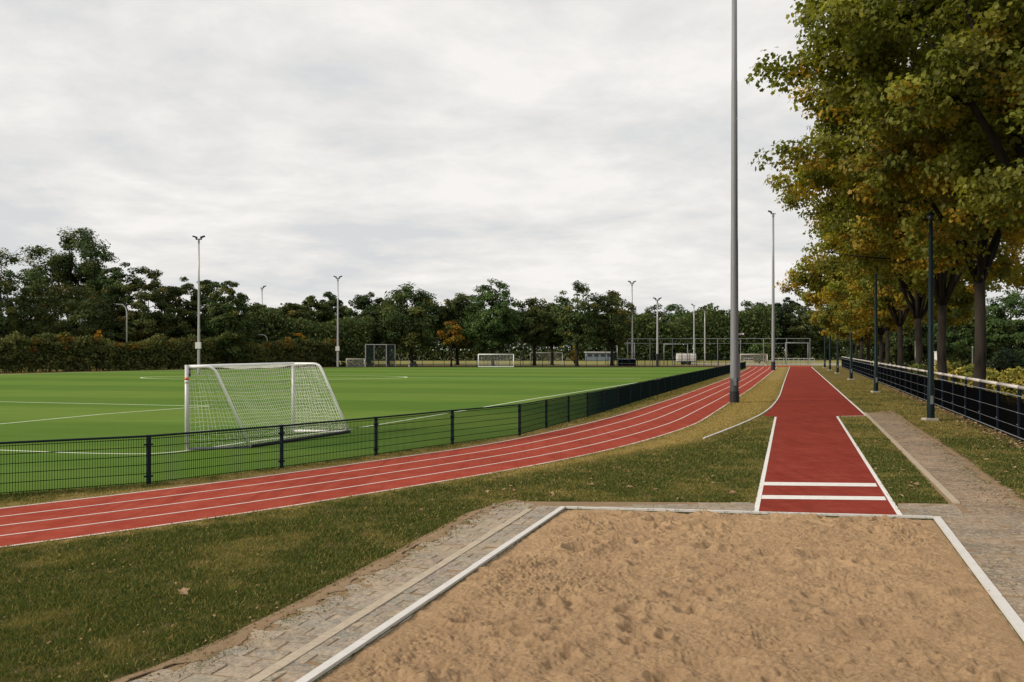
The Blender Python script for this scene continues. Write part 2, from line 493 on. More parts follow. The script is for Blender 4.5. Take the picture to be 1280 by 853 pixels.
kerb_line = smooth_line(rw_left + W([(940,526),(925,532),(905,539.5),(880,549)]), 90, 6)
strip(ml, kerb_line, .075, .04, .05)
tag(ml.build('curved_kerb', M['kerb_white'] ), kind='structure')

# ------------------------------------------------------------------ sand pit
FL, FR = G(707,636), G(1167,648.5)
dl = (G(390,853)-FL).normalized(); dr = (G(1280,802)-FR).normalized()
NL, NR = FL+dl*21, FR+dr*21
pit = [FL, FR, NR, NL]
def pit_mesh():
    nu = 470
    vs_ = np.concatenate([np.linspace(0, .55, 860, endpoint=False), np.linspace(.55, 1, 60)])
    u = np.linspace(0, 1, nu); U, V = np.meshgrid(u, vs_)
    a = np.array(FL); b = np.array(FR); c_ = np.array(NR); d_ = np.array(NL)
    P = ((a[None,None]*(1-U[...,None])+b*U[...,None])*(1-V[...,None])+(d_*(1-U[...,None])+c_*U[...,None])*V[...,None])
    x, y = P[...,0], P[...,1]
    wx = x+.25*(fbm(x*1.5, y*1.5, 3)-.5); wy = y+.25*(fbm(x*1.5+40, y*1.5+7, 3)-.5)
    h = .14*(fbm(wx*.9, wy*.9, 3)-.5)+.07*(fbm(wx*2.3+9, wy*2.6, 2)-.5)
    r1 = 1-np.abs(2*fbm(wx*3.1+5, wy*3.6, 3)-1); r2 = 1-np.abs(2*fbm(wx*8.5, wy*9.5+11, 3)-1)
    r3 = 1-np.abs(2*fbm(wx*15+3, wy*21, 2)-1)
    r4 = 1-np.abs(2*fbm(wx*27+1, wy*40+5, 2)-1)
    patch = np.clip(fbm(wx*.8+30, wy*.8+3, 3)*2.6-.8, .6, 1.4)
    h += .05*(r1-.7)+.03*(r2-.7)+(.026*(r3-.7)+.022*(r4-.7)+.05*(fbm(wx*30, wy*42, 2)-.5))*patch
    rs = np.random.default_rng(21)
    row = np.array(FL[:2]); ax = np.array([dl.x, dl.y])
    for _ in range(330):
        q = rs.random(2); i = int(q[1]*q[1]*860) if rs.random() < .3 else int(q[1]*860); j = int(q[0]*nu)
        cx, cy = x[i,j], y[i,j]; an = rs.normal(0,.5); L = rs.choice([.08,.12,.2,.3])*rs.uniform(.7,1.2); Wd = .035+L*rs.uniform(.25,.5); dp = rs.uniform(.025,.07)
        m = (np.abs(x-cx) < .9) & (np.abs(y-cy) < .6)
        ex = (x[m]-cx)*math.cos(an)+(y[m]-cy)*math.sin(an); ey = -(x[m]-cx)*math.sin(an)+(y[m]-cy)*math.cos(an)
        r2_ = (ex/L)**2+(ey/Wd)**2
        h[m] += -dp*np.exp(-r2_*1.3)+dp*.55*np.exp(-(np.sqrt(r2_)-1.5)**2*4)
    edge = np.minimum(np.minimum(U, 1-U)*6.4, V*21)
    k = np.clip(edge/.5, 0, 1); h = h*(.25+.75*k)-.02*(1-k)
    P[...,2] = .0+h
    nv = len(vs_); idx = np.arange(nu*nv).reshape(nv, nu)
    Fc = np.stack([idx[:-1,:-1].ravel(), idx[1:,:-1].ravel(), idx[1:,1:].ravel(), idx[:-1,1:].ravel()], 1)
    return fast_mesh('sand', P.reshape(-1,3), Fc, M['sand'], smooth=True)
tag(link('sand', pit_mesh()), kind='structure')

pc = sum(pit, Vector())/4; hole = [p+(pc-p)*.006 for p in (NL, NR, FR, FL)]
mb = MB(); big_ = [Vector((-2500,-400,0)),Vector((2500,-400,0)),Vector((2500,3000,0)),Vector((-2500,3000,0))]
for i in range(4): mb.quad(big_[i], big_[(i+1)%4], hole[(i+1)%4], hole[i])
tag(mb.build('terrain', M['terrain']), kind='structure')
nl = Vector((dl.y, -dl.x, 0)); nl = nl if nl.x < 0 else -nl      # outward from the left edge
nr = Vector((dr.y, -dr.x, 0)); nr = nr if nr.x > 0 else -nr
fd = (FR-FL).normalized(); nf = Vector((-fd.y, fd.x, 0))
mb = MB()
def kerb_run(mb, a, b, wd, z, h, seg, gap=.006):
    L = (b-a).length; n = max(1, round(L/seg)); d = (b-a)/n; dn = d.normalized()
    for i in range(n):
        strip(mb, [a+d*i+dn*gap/2, a+d*(i+1)-dn*gap/2], wd, z+random.uniform(-.003,.003), h)
kerb_run(mb, FL+nl*.047+nf*.04, NL+nl*.047, .095, .035, .13, 1.6)
kerb_run(mb, FR+nr*.058+nf*.04, NR+nr*.058, .115, .035, .13, 1.6)
kerb_run(mb, FL+nf*.04-fd*0, FR+nf*.04, .08, .034, .13, 1.6)
tag(mb.build('sand_pit_edging', M['kerb_white']), kind='structure')

# ------------------------------------------------------------------ paving around the pit
outer = W([(645,627),(600,641),(560,663),(500,696),(440,728),(380,760),(300,800),(230,830),(165,853)])
od = (outer[-1]-outer[-3]).normalized(); outer_ext = outer + [outer[-1]+od*3.5, outer[-1]+od*8, outer[-1]+dl*14]
path_r = W([(1112,514),(1150,540),(1190,566),(1235,600),(1280,632)])
pd = (path_r[-1]-path_r[-2]).normalized(); path_ext = path_r+[path_r[-1]+pd*22]
kr = W([(1081,517),(1196,631)])            # right kerb
outer_ext2 = [p-Vector((.22,.1,0)) for p in outer_ext]
left_core = outer_ext + [NL, FL, G(942,641), G(945,629.5)]
left_pave = outer_ext2 + [NL, FL, G(942,641), G(945,629.5)]
right_pave = [FR, G(1127,646.5), G(1121,630), kr[1]+Vector((-.15,0,0)), kr[0]] + path_ext + [NR]

def pavers(origin, du, dv, u0, u1, v0, v1, su, sv, region, wob, cuts, name, tone, gap=.014, seed=1):
    """rows of bevelled stones; u along du, v along dv; cuts = [(point, outward normal)] straight trims"""
    rs = np.random.default_rng(seed); bm = bmesh.new(); cl = bm.verts.layers.float_color.new('tint')
    v = v0; r = 0
    while v < v1:
        off = (r % 2)*.5*su+rs.uniform(-.03,.03); u = u0-off
        while u < u1:
            wv = min(sv, v1-v)
            cu, cv_ = u+su/2, v+wv/2
            c2 = origin+du*cu+dv*cv_
            ok = True
            if region is not None:
                nz = (float(vnoise(np.array([c2.x*1.3]), np.array([c2.y*1.3]))[0])-.5)*wob
                ok = inside(np.array([[c2.x+nz, c2.y+nz*.4]]), region)[0]
            if ok:
                hu, hv = su/2-gap/2*rs.uniform(.6,1.6), wv/2-gap/2*rs.uniform(.6,1.6)
                top = .022+rs.uniform(-.004,.004); tl = rs.uniform(-.004,.004,2); g = rs.uniform(.82,1.12)
                col = (tone[0]*g*rs.uniform(.94,1.06), tone[1]*g, tone[2]*g*rs.uniform(.94,1.06), 1)
                b = .005; ring = []
                for hh, zz in ((0, -.03), (0, top-b), (b, top)):
                    row = []
                    for sx, sy in ((-1,-1),(1,-1),(1,1),(-1,1)):
                        p = c2+du*(sx*(hu-hh))+dv*(sy*(hv-hh)); z = zz+(tl[0]*sx+tl[1]*sy if zz > 0 else 0)
                        vt = bm.verts.new((p.x, p.y, z)); vt[cl] = col; row.append(vt)
                    ring.append(row)
                for a, b2 in zip(ring[:-1], ring[1:]):
                    for k in range(4): bm.faces.new((a[k], a[(k+1)%4], b2[(k+1)%4], b2[k]))
                bm.faces.new(ring[-1])
            u += su
        v += sv; r += 1
    for p, nrm in cuts:
        bmesh.ops.bisect_plane(bm, geom=bm.verts[:]+bm.edges[:]+bm.faces[:], dist=1e-5, plane_co=p, plane_no=nrm, clear_outer=True)
    bmesh.ops.recalc_face_normals(bm, faces=bm.faces[:])
    me = bpy.data.meshes.new(name); bm.to_mesh(me); bm.free(); me.materials.append(M['paver'])
    return tag(link(name, me), kind='structure')

flat(left_pave, .0165, 'paving_bed', M['earth']); flat(right_pave, .0168, 'path_bed', M['earth'])
rwl = (G(968,522)-G(942,641)).normalized(); rwn = Vector((rwl.y,-rwl.x,0))      # outward: towards the runway
kL0, kL1 = G(662,638.5), G(322,853)
kLd = (kL1-kL0).normalized(); kL1 = kL0+kLd*20
dist_k = (kL0-FL).dot(nl)                   # kerb offset from pit edge
kn = Vector((kLd.y,-kLd.x,0)); kn = kn if kn.x < 0 else -kn
pavers(FL, nl, dl, .095, 1.6, -.2, 20, .4, .25, None, 0, [(FL+nl*.095, -nl), (kL0-kn*.06, kn), (FL+nf*.12, nf)], 'paving', (.25,.225,.19), seed=4)
pavers(kL0, kn, kLd, .065, 3.6, -.35, 19, .38, .25, [tuple(p) for p in left_core], .1, [(kL0+kn*.063, -kn), (FL+nf*.12, nf)], 'paving', (.27,.235,.19), seed=5)
pavers(FL+nf*.11, fd, nf, -2.2, 3.7, 0, 1.02, .4, .2, [tuple(p) for p in left_pave]+[tuple(FL)], .1, [(G(943,641), rwn)], 'paving', (.23,.205,.17), seed=6)
rwr = (G(1048,521.5)-G(1127.5,646)).normalized(); rwn2 = Vector((-rwr.y, rwr.x, 0)); rwn2 = rwn2 if rwn2.x < 0 else -rwn2
krd = (kr[0]-kr[1]).normalized(); krn = Vector((krd.y,-krd.x,0)); krn = krn if krn.x > 0 else -krn
Rreg = [tuple(p) for p in right_pave]
pavers(FR, nr, -dr, .14, 3.9, .63, 27, .36, .2, Rreg, .2, [(kr[0]+krn*.07, -krn)], 'paving', (.185,.14,.105), seed=7)
pavers(FR, nr, -dr, .116, 3.6, -20.37, .63, .4, .22, Rreg, .2, [(FR+nr*.116, -nr), (FR-dr*.62, -dr)], 'paving', (.2,.165,.13), seed=9)
pavers(FR+nf*.11, -fd, nf, -.9, .9, 0, 1.5, .38, .24, [tuple(p) for p in right_pave], .0, [(G(1128,646), rwn2), (kr[0]-krn*.06, krn), (FR+nf*.085, -nf), (G(1121,630.5), nf)], 'paving', (.22,.19,.155), seed=8)
mb = MB(); kerb_run(mb, kL0, kL1, .12, .034, .05, .95, .012); kerb_run(mb, kr[1], kr[0]+krd*.2, .12, .045, .07, 1.0, .012)
tag(mb.build('path_edging', M['kerb_beige']), kind='structure')

def dirt_edge(line, side, seed, name):
    L = resample(line, .045); n = len(L); t_ = np.arange(n)*.045; V = []; Fc = []
    inn = .0+.3*np.clip(fbm(t_*1.1+seed, t_*0+2.5, 3)-.42, 0, 1)*1.5+.22*(fbm(t_*9, t_*0+seed, 3)-.4); out = .12
    for i, p in enumerate(L):
        d = L[min(i+3,n-1)]-L[max(i-3,0)]; d.normalize(); nn = Vector((-d.y, d.x, 0))*side
        for k, (o, z) in enumerate(((-out,.012),(-out*.4,.030),(0,.028),(inn[i]*.6,.027),(inn[i],.0235))):
            q = p+nn*o; V.append((q.x, q.y, z+(.006*(vnoise(np.array([q.x*9]), np.array([q.y*9]))[0]-.5) if k < 4 else 0)))
    for i in range(n-1):
        for k in range(4):
            a = i*5+k; Fc.append((a, a+1, a+6, a+5) if side < 0 else (a, a+5, a+6, a+1))
    tag(link(name, fast_mesh(name, np.array(V), np.array(Fc), M['earth'])), kind='structure')
dirt_edge(outer_ext[:11], 1, 3.0, 'dirt_edge'); dirt_edge(path_r+[path_r[-1]+pd*9], -1, 8.0, 'dirt_edge')

# ------------------------------------------------------------------ lawn: ground grid and blades
track_poly = [tuple(p) for p in L1]+[tuple(p) for p in L5[::-1]]
run_poly = [tuple(p)[:2] for p in W([(942,641.5),(968,522),(1048,521.5),(1127.5,646)])]
app_poly = [tuple(p)[:2] for p in rw_left + W([(968,521.9),(1048,521.4),(1084,520.5),(1014.6,458.9)])]
dry_poly = [tuple(p)[:2] for p in [G(971,459), G(987,459)]] + [tuple(p) for p in kerb_line] + [tuple(p)[:2] for p in W([(850,557),(780,568),(700,584),(610,600)])] + [tuple(p) for p in L5[::-1] if p[1] > 21]
fl2 = [tuple(p)[:2] for p in fposts]
fence_r = [(6.97+.312*z, z) for z in (-5, 200)]
right_fence_poly = [(-10+6.97,-32),(6.97+.312*260,260),(600,260),(600,-32)]

def ground_attr(P):
    """dryness and bare earth at points (n,2)"""
    n_ = fbm(P[:,0]*.8, P[:,1]*.8, 4); n3 = fbm(P[:,0]*3+50, P[:,1]*3, 3)
    ins = inside(P, dry_poly); d = dist_poly(P, dry_poly+[dry_poly[0]])
    dry = np.where(ins, np.clip(.6+d*.7, 0, 1), np.clip(.45-d*.6, 0, 1))
    dl5 = dist_poly(P, [tuple(p) for p in L5]); dl1 = dist_poly(P, [tuple(p) for p in L1])
    dry = np.maximum(dry, np.clip(.75-dl5*1.5+(n3-.5), 0, .8)); dry = np.maximum(dry, np.clip(1.0-dl1*.8+.8*(n3-.5), 0, .9))
    beyond = (P[:,1] > 55); dry = np.where(beyond, np.maximum(dry, .45+.4*(n_-.5)), dry)
    dry = np.maximum(dry, np.clip((n_-.56)*3, 0, .3))
    rt = P[:,0] > 6.97+.312*P[:,1]-9
    dry = np.where(rt & (P[:,1] > 30), np.maximum(dry, .3+.8*(n_-.4)), dry)
    ed = np.minimum(dist_poly(P, [tuple(p) for p in outer_ext]), dist_poly(P, [tuple(p) for p in path_ext]))
    earth = np.clip(1.0-ed*4+1.3*(n3-.5), 0, 1)
    earth = np.maximum(earth, np.clip((n3-.62)*4, 0, .35))
    earth = np.maximum(earth, np.clip(.7-dl1*1.2+1.2*(n3-.5), 0, .7)*(P[:,1] < 60))
    return np.clip(dry+.35*(n3-.5), 0, 1), np.clip(earth, 0, 1)

def lawn_mesh():
    ys = np.concatenate([np.arange(2, 26, .14), np.arange(26, 60, .35), np.arange(60, 158, 1.0)])
    us = np.linspace(-1, 1, 260)
    Y, U = np.meshgrid(ys, us, indexing='ij')
    Xg = U*(8+.62*Y)
    P = np.stack([Xg.ravel(), Y.ravel()], 1); dry, earth = ground_attr(P)
    V = np.concatenate([P, np.full((len(P),1), .004)], 1)
    idx = np.arange(len(P)).reshape(Y.shape)
    Fc = np.stack([idx[:-1,:-1].ravel(), idx[:-1,1:].ravel(), idx[1:,1:].ravel(), idx[1:,:-1].ravel()], 1)
    # open where the sand pit is sunk
    cen = P[Fc].mean(1); inner = [tuple((p-(sum(pit, Vector())/4-p)*.016))[:2] for p in pit]
    Fc = Fc[~inside(cen, inner)]
    return fast_mesh('lawn', V, Fc, M['lawn'], np.stack([dry, earth, earth*0], 1))
tag(link('lawn', lawn_mesh()), kind='structure')

def blades():
    rs = np.random.default_rng(5); N = 1100000
    near, far = 7.0, 60.0
    d = 1/(rs.random(N)*(1/near-1/far)+1/far)
    d = np.where(rs.random(N) < .25, near+(28-near)*rs.random(N), d)
    x = (rs.random(N)*2-1)*(.61*d+3.0)
    N2 = 260000; d2 = 17+rs.random(N2)**1.3*70; x2 = .31*d2-9+rs.random(N2)*16
    d = np.concatenate([d, d2]); x = np.concatenate([x, x2]); N += N2
    P = np.stack([x, d], 1)
    Pn = P+(np.stack([vnoise(x*2.5, d*2.5), vnoise(x*2.5+9, d*2.5+30)], 1)-.5)*.9+(np.stack([vnoise(x*9, d*9+4), vnoise(x*9+9, d*9+30)], 1)-.5)*.25
    ok = ~inside(P, track_poly) & ~inside(P, run_poly) & ~inside(P, app_poly) & ~inside(P, pit)
    ok &= ~(inside(P, left_core) & (dist_poly(P, [tuple(p) for p in outer_ext]) > .1+.3*rs.random(N)**3)) & ~(inside(P, right_pave) & (dist_poly(P, [tuple(p) for p in path_ext]) > .1+.4*rs.random(N)**3))
    ok &= ~inside(P, [(p[0], p[1]) for p in pitch_poly]) & (P[:,0] < 6.97+.312*P[:,1]-.1)
    ok &= ~inside(P+np.stack([rs.normal(0,.05,N), rs.normal(0,.05,N)],1), run_poly)
    dry, earth = ground_attr(P)
    ok &= rs.random(N) > np.clip(earth*1.1, 0, .95)
    P, d, dry = P[ok], d[ok], dry[ok]; n = len(P)
    clump = fbm(P[:,0]*2.2, P[:,1]*2.2, 3); tall = fbm(P[:,0]*.7+3, P[:,1]*.7, 3)
    h = (.018+.038*rs.random(n))*(.55+1.0*clump)*(1-.3*dry)*(1+.0*d)
    wd = (.0035+.0035*rs.random(n))*np.clip(d/9, 1, 5.5)
    an = rs.random(n)*2*math.pi; lean = rs.uniform(.2,1.5,n)*h; la = rs.random(n)*2*math.pi
    bx = np.cos(an)*wd; by = np.sin(an)*wd
    V = np.zeros((n,3,3)); V[:,0] = np.stack([P[:,0]-bx, P[:,1]-by, np.zeros(n)],1); V[:,1] = np.stack([P[:,0]+bx, P[:,1]+by, np.zeros(n)],1)
    V[:,2] = np.stack([P[:,0]+np.cos(la)*lean, P[:,1]+np.sin(la)*lean, h],1)
    g = np.array([.042,.066,.017]); g2 = np.array([.115,.145,.038]); dr_ = np.array([.5,.36,.14]); dr2 = np.array([.29,.22,.075])
    a = rs.random((n,1))**1.5; col = g*(1-a)+g2*a; b = rs.random((n,1)); dc = dr_*(1-b)+dr2*b
    k = np.clip(dry[:,None]+rs.normal(0,.2,(n,1)), 0, 1)*.95; straw = rs.random((n,1)) < .1
    k = np.where(straw, np.maximum(k,.7), k); col = col*(1-k)+dc*k
    col = np.repeat(col, 3, axis=0)
    return fast_mesh('grass', V.reshape(-1,3), np.arange(3*n).reshape(n,3), M['blade'], col)
tag(link('grass', blades()), 'short mown grass, green in the near lawn and straw coloured beside the track', 'grass', kind='stuff')

# soil and litter beyond the right fence, their shade put into the dark colour
sl_ = [(6.97+.312*z+o, z) for z, o in ((8,.05),(150,.05))]
flat([(sl_[0][0], 8), (sl_[0][0]+13, 8), (sl_[1][0]+9, 150), (sl_[1][0], 150)], .0042, 'soil', M['soil'])

# ------------------------------------------------------------------ foliage
SHAPES = {
 'quad': np.array([(-.5,0,0),(0,-.33,.06),(.5,0,0),(0,.33,.06)]),
 'leaf': np.array([(0,-.5,0),(.28,-.38,.05),(.36,-.1,.06),(.5,.16,.02),(.2,.2,.03),(0,.55,-.08),(-.2,.2,.03),(-.5,.16,.02),(-.36,-.1,.06),(-.28,-.38,.05)]),
}
def leaf_cards(C, Nrm, size, col, shape, rs):
    n = len(C); T = SHAPES[shape]; k = len(T)
    Nrm = Nrm/np.linalg.norm(Nrm, axis=1, keepdims=True)
    r = rs.normal(size=(n,3)); A = np.cross(Nrm, r); A /= np.linalg.norm(A, axis=1, keepdims=True)+1e-9; B = np.cross(Nrm, A)
    V = (C[:,None]+size[:,None,None]*(A[:,None]*T[None,:,0:1]+B[:,None]*T[None,:,1:2]+Nrm[:,None]*T[None,:,2:3]))
    return V.reshape(-1,3), np.arange(n*k).reshape(n,k), np.repeat(col, k, axis=0)

def clumps(centers, per, spread, up, leafsize, cols, rs, shape, out=None):
    n = len(centers); C = np.repeat(centers, per, axis=0)
    off = rs.normal(size=(n*per,3)); off /= np.linalg.norm(off, axis=1, keepdims=True)
    off *= (rs.random((n*per,1))**.45)
    sp = np.repeat(spread if hasattr(spread, '__len__') else np.full(n, spread), per)[:,None]
    P = C+off*sp*np.array([1,1,.62])
    nr_ = rs.normal(size=(n*per,3))*.7+off*.6+np.array([0,0,up])
    if out is not None: nr_ = nr_+np.repeat(out, per, axis=0)
    sz = leafsize*rs.uniform(.65,1.25,n*per)
    cc = np.repeat(cols, per, axis=0)*rs.uniform(.7,1.35,(n*per,1))
    return leaf_cards(P, nr_, sz, np.clip(cc,0,1), shape, rs)

def bend(a, b, sag, n=6):
    a, b = Vector(a), Vector(b); m = (a+b)/2+Vector(sag)
    return [a*(1-t)**2+m*2*t*(1-t)+b*t*t for t in np.linspace(0,1,n)]

def tree(name, label, cat, loc, height, rad, low, fork, tr, ncl, per, leaf, palette, seed, group, shape='quad', spread=1.0,
         mat='leaf', limbs=5, up=.5, squash=1.0, lean=(0,0), keep=None, twigs=.4, top=.5, boughs=0, brad=1.5, shell=.32):
    """trunk with limbs (one part) and a crown of leaf clumps (one part); local coordinates, base at loc"""
    rs = np.random.default_rng(seed); rnd = random.Random(seed)
    root = thing(name, label, cat, loc, 0, group)
    mb = MB(); fz = fork
    wob = Vector((rnd.uniform(-.15,.15), rnd.uniform(-.15,.15), 0))
    tk = [Vector((0,0,-.05)), Vector((0,0,.35)), Vector((0,0,fz*.5))+wob*fz*.2, Vector((lean[0]*.15,lean[1]*.15,fz))+wob*fz*.1]
    mb.tube(tk, [tr*1.45, tr*1.08, tr*.95, tr*.85], 10)
    zc = (low+height)/2; hz = (height-low)/2
    lobes = rs.normal(size=(9,3)); lobes /= np.linalg.norm(lobes, axis=1, keepdims=True); lobea = rs.uniform(-.22,.2,9)
    def rfun(D):
        s = np.ones(len(D))
        for l, a in zip(lobes, lobea): s += a*np.clip((D@l-.55)/.45, 0, 1)
        return s
    D = rs.normal(size=(ncl*3 if not boughs else boughs,3)); D /= np.linalg.norm(D, axis=1, keepdims=True)
    rr = (rs.random(len(D))**shell)*rfun(D)
    w_ = np.where(D[:,2] > 0, 1.0, 1.0)
    Cc = np.stack([D[:,0]*rr*rad+lean[0], D[:,1]*rr*rad*squash+lean[1], zc+D[:,2]*rr*hz], 1)
    # narrower towards the top
    tt = np.clip((Cc[:,2]-zc)/hz, 0, 1); Cc[:,0] = lean[0]+(Cc[:,0]-lean[0])*(1-.25*top*tt); Cc[:,1] = lean[1]+(Cc[:,1]-lean[1])*(1-.25*top*tt)
    if keep is not None: Cc = Cc[keep(Cc+np.array(loc))]
    if boughs:
        q = ncl//boughs; o3 = rs.normal(size=(len(Cc)*q,3)); o3 /= np.linalg.norm(o3, axis=1, keepdims=True)
        Bc = Cc.copy(); Cc = np.repeat(Cc, q, axis=0)+o3*(rs.random((len(o3),1))**.5)*brad*np.repeat(rs.uniform(.65,1.3,len(Cc)), q)[:,None]*np.array([1.1,1.1,.6 if mat == 'leaf' else .95])
    Cc = Cc[:ncl]
    outw = (Cc-np.array([lean[0],lean[1],zc-hz*.2]))/np.array([rad,rad,hz]); outw = outw*.75
    samples = []
    axis = []
    for i in range(limbs):
        an = 2*math.pi*(i+rnd.uniform(-.3,.3))/limbs; f = .55+rnd.uniform(-.1,.15)
        e_ = Vector((math.cos(an)*rad*f*.8+lean[0], math.sin(an)*rad*f*.8*squash+lean[1], zc+hz*rnd.uniform(-.1,.5)))
        pts = bend(tk[-1]-Vector((0,0,.15)), e_, (0,0,hz*.25*rnd.uniform(-.4,1)), 8); pts = [p+Vector((rnd.uniform(-1,1),rnd.uniform(-1,1),rnd.uniform(-1,1)))*rad*.02*(0 if q == 0 else 1) for q, p in enumerate(pts)]
        rads = [tr*.62*(1-.82*q/7) for q in range(8)]; mb.tube(pts, rads, 7); samples += [(p, r_) for p, r_ in zip(pts[2:], rads[2:])]
    lead = bend(tk[-1]-Vector((0,0,.15)), (lean[0]*1.05, lean[1]*1.05, zc+hz*.75), (rnd.uniform(-.5,.5),rnd.uniform(-.5,.5),0), 8)
    rads = [tr*.72*(1-.85*q/7) for q in range(8)]; mb.tube(lead, rads, 7); samples += [(p, r_) for p, r_ in zip(lead[1:], rads[1:])]
    SP = np.array([tuple(s[0]) for s in samples])
    if boughs:
        for b3 in Bc:
            dd = np.linalg.norm(SP-b3, axis=1)+np.clip(SP[:,2]-b3[2], 0, 9)*.8; q_ = int(dd.argmin()); r0 = min(samples[q_][1]*.75, .075*tr/.25)
            mb.tube(bend(SP[q_], b3, (rnd.uniform(-.4,.4), rnd.uniform(-.4,.4), .2*dd[q_]*rnd.uniform(-.3,.6)), 6), [r0*(1-.7*k/5) for k in range(6)], 5, False)
    for n3, c3 in enumerate(Cc):
        if rs.random() > twigs: continue
        if boughs:
            b3 = Bc[min(n3//q, len(Bc)-1)]
            mb.tube(bend(b3, c3+(c3-b3)*.3, (rnd.uniform(-.2,.2), rnd.uniform(-.2,.2), rnd.uniform(-.1,.2)), 4), [.018,.014,.01,.005], 4, False); continue
        dd = np.linalg.norm(SP-c3, axis=1)+np.clip(SP[:,2]-c3[2], 0, 9)*.8; q = int(dd.argmin())
        r0 = min(samples[q][1]*.7, .07*tr/.3)
        mb.tube(bend(SP[q], c3, (rnd.uniform(-.3,.3), rnd.uniform(-.3,.3), .15*dd[q]*rnd.uniform(-.3,.6)), 5), [r0*(1-.8*k/4) for k in range(5)], 4, False)
    mb.build('trunk', M['bark'], root, True)
    rel = np.clip((Cc[:,2]-low)/(height-low), 0, 1)
    cols = palette(Cc, rel, rs)
    V, Fc, cc = clumps(Cc, per, spread*rs.uniform(.7,1.3,len(Cc)), up, leaf, cols, rs, shape, outw)
    o = link('crown', fast_mesh('crown', V, Fc, M[mat], cc), root)
    return root

def pal(*stops):                            # list of (weight, rgb)
    ws = np.array([s[0] for s in stops], float); ws /= ws.sum(); cs = np.array([s[1] for s in stops])
    def f(C, rel, rs):
        return cs[rs.choice(len(cs), len(C), p=ws)]*rs.uniform(.8,1.25,(len(C),1))
    return f

def pal_plane(yellow):
    g1, g2, y1, y2, br = (.135,.15,.027), (.215,.215,.038), (.30,.235,.03), (.37,.25,.03), (.25,.185,.03)
    G_ = np.array([g1,g2]); Y_ = np.array([y1,y2,br])
    def f(C, rel, rs):
        n = len(C)
        pz = np.clip(yellow*(1.25-1.0*rel)+.5*(fbm(C[:,0]*.35+rs.random()*50, C[:,1]*.35+C[:,2]*.3, 2)-.5), .02, .85)
        isy = rs.random(n) < pz
        return np.where(isy[:,None], Y_[rs.integers(0,3,n)], G_[rs.integers(0,2,n)])*rs.uniform(.75,1.25,(n,1))
    return f

# the row of planes behind the right fence
ROW = 'plane trees in a row behind the dark fence'
row = [ # z, height, radius, crown low, fork, trunk r, clumps, per, leaf size, yellow, shape, label
 (30, 21, 9.1, 7.2, 6.6, .33, 1450, 68, .185, .03, 'leaf', 'tall plane tree with olive leaves reaching over the track, its trunk outside the picture'),
 (40.5, 19, 8.3, 6.7, 5.9, .25, 1060, 66, .205, .26, 'leaf', 'plane tree whose forked bare trunk stands clear above the fence rail beside the yellow shrubs'),
 (52, 18.5, 8.1, 6.4, 5.4, .25, 860, 70, .23, .4, 'quad', 'plane tree with golden lower leaves, its trunk beside the white info pillar'),
 (62.5, 18, 7.8, 5.8, 5.0, .24, 700, 66, .25, .3, 'quad', 'plane tree whose trunk shows just beside the nearest green lamp post'),
 (73, 17.5, 7.6, 5.0, 4.8, .22, 600, 62, .28, .35, 'quad', 'plane tree with mottled trunk, fifth of the row behind the fence counting the overhanging one'),
 (83.5, 17, 7.5, 4.6, 4.6, .2, 500, 58, .31, .42, 'quad', 'yellowing plane tree, sixth of the row behind the fence'),
 (94, 16.5, 7.2, 4.2, 4.4, .2, 440, 52, .34, .45, 'quad', 'yellowing plane tree, seventh of the row behind the fence'),
 (105, 16, 7.0, 3.8, 4.2, .2, 390, 50, .37, .45, 'quad', 'yellow green plane tree, eighth of the row behind the fence'),
 (117, 15.5, 6.8, 3.6, 4.0, .2, 350, 48, .4, .5, 'quad', 'small yellow plane tree, next to last of the row behind the fence'),
 (130, 15, 6.8, 3.2, 4.0, .2, 330, 48, .42, .5, 'quad', 'last plane tree of the row, low yellow crown near the runway end'),
]
for i, (z, h, rad, low, fork, tr, ncl, per, leaf, yl, shp, lab) in enumerate(row):
    tree('plane_tree', lab, 'tree', (8.2+.312*z+random.uniform(-.3,.3), z, 0), h, rad, low, fork, tr, ncl, per, leaf, pal_plane(yl), 100+i, ROW, shp,
         spread=.72, limbs=6, up=.55, twigs=.5, top=.3, boughs=max(26, ncl//13), brad=1.55, shell=.38)

DG = pal((5,(.05,.076,.028)), (3,(.08,.108,.036)), (1,(.115,.12,.034)))
DB = pal((4,(.054,.074,.028)), (3,(.088,.10,.033)), (.7,(.125,.105,.033)))
DG2 = pal((4,(.05,.085,.028)), (3,(.075,.115,.036)))
OR = pal((3,(.2,.13,.02)), (2,(.26,.13,.02)), (2,(.08,.085,.02)))
CO = pal((3,(.028,.045,.028)), (2,(.04,.058,.032)))
FAR_L = 'trees behind the clipped hedge'; FAR_M = 'trees beyond the far end of the pitch'; FAR_R = 'woodland trees behind the ball stop fence'
def far_tree(px, top, z, wpx, low, palette, seed, label, group, fork=3.0, ncl=150, per=110, leaf=.38, tr=.3, spread=None, **kw):
    h = low+(HT(top, z)-low)*1.04; rad = wpx/2/F*z*1.03; leaf *= z/150; top_ = kw.pop('top', .1)
    tree('broadleaf_tree', label, 'tree', (X(px, z), z, 0), h, rad, low, fork, tr, ncl, per, leaf, palette, seed, group, 'quad',
         spread=spread or max(.75, rad*.225), mat='far_leaf', limbs=4, twigs=.12, top=top_, shell=.26, **kw)
far_tree(2, 318, 135, 70, 1.5, DG, 1, 'dark green broadleaf tree behind the hedge, cut by the picture edge', FAR_L)
far_tree(90, 292, 150, 88, 8.0, DG, 2, 'tallest tree behind the hedge, open crown with pale limbs showing', FAR_L, fork=5, ncl=300, per=95, leaf=.4, tr=.4, boughs=30, brad=1.9)
far_tree(95, 362, 140, 95, 1.0, DB, 22, 'dense dark tree below the tallest open crown behind the hedge', FAR_L)
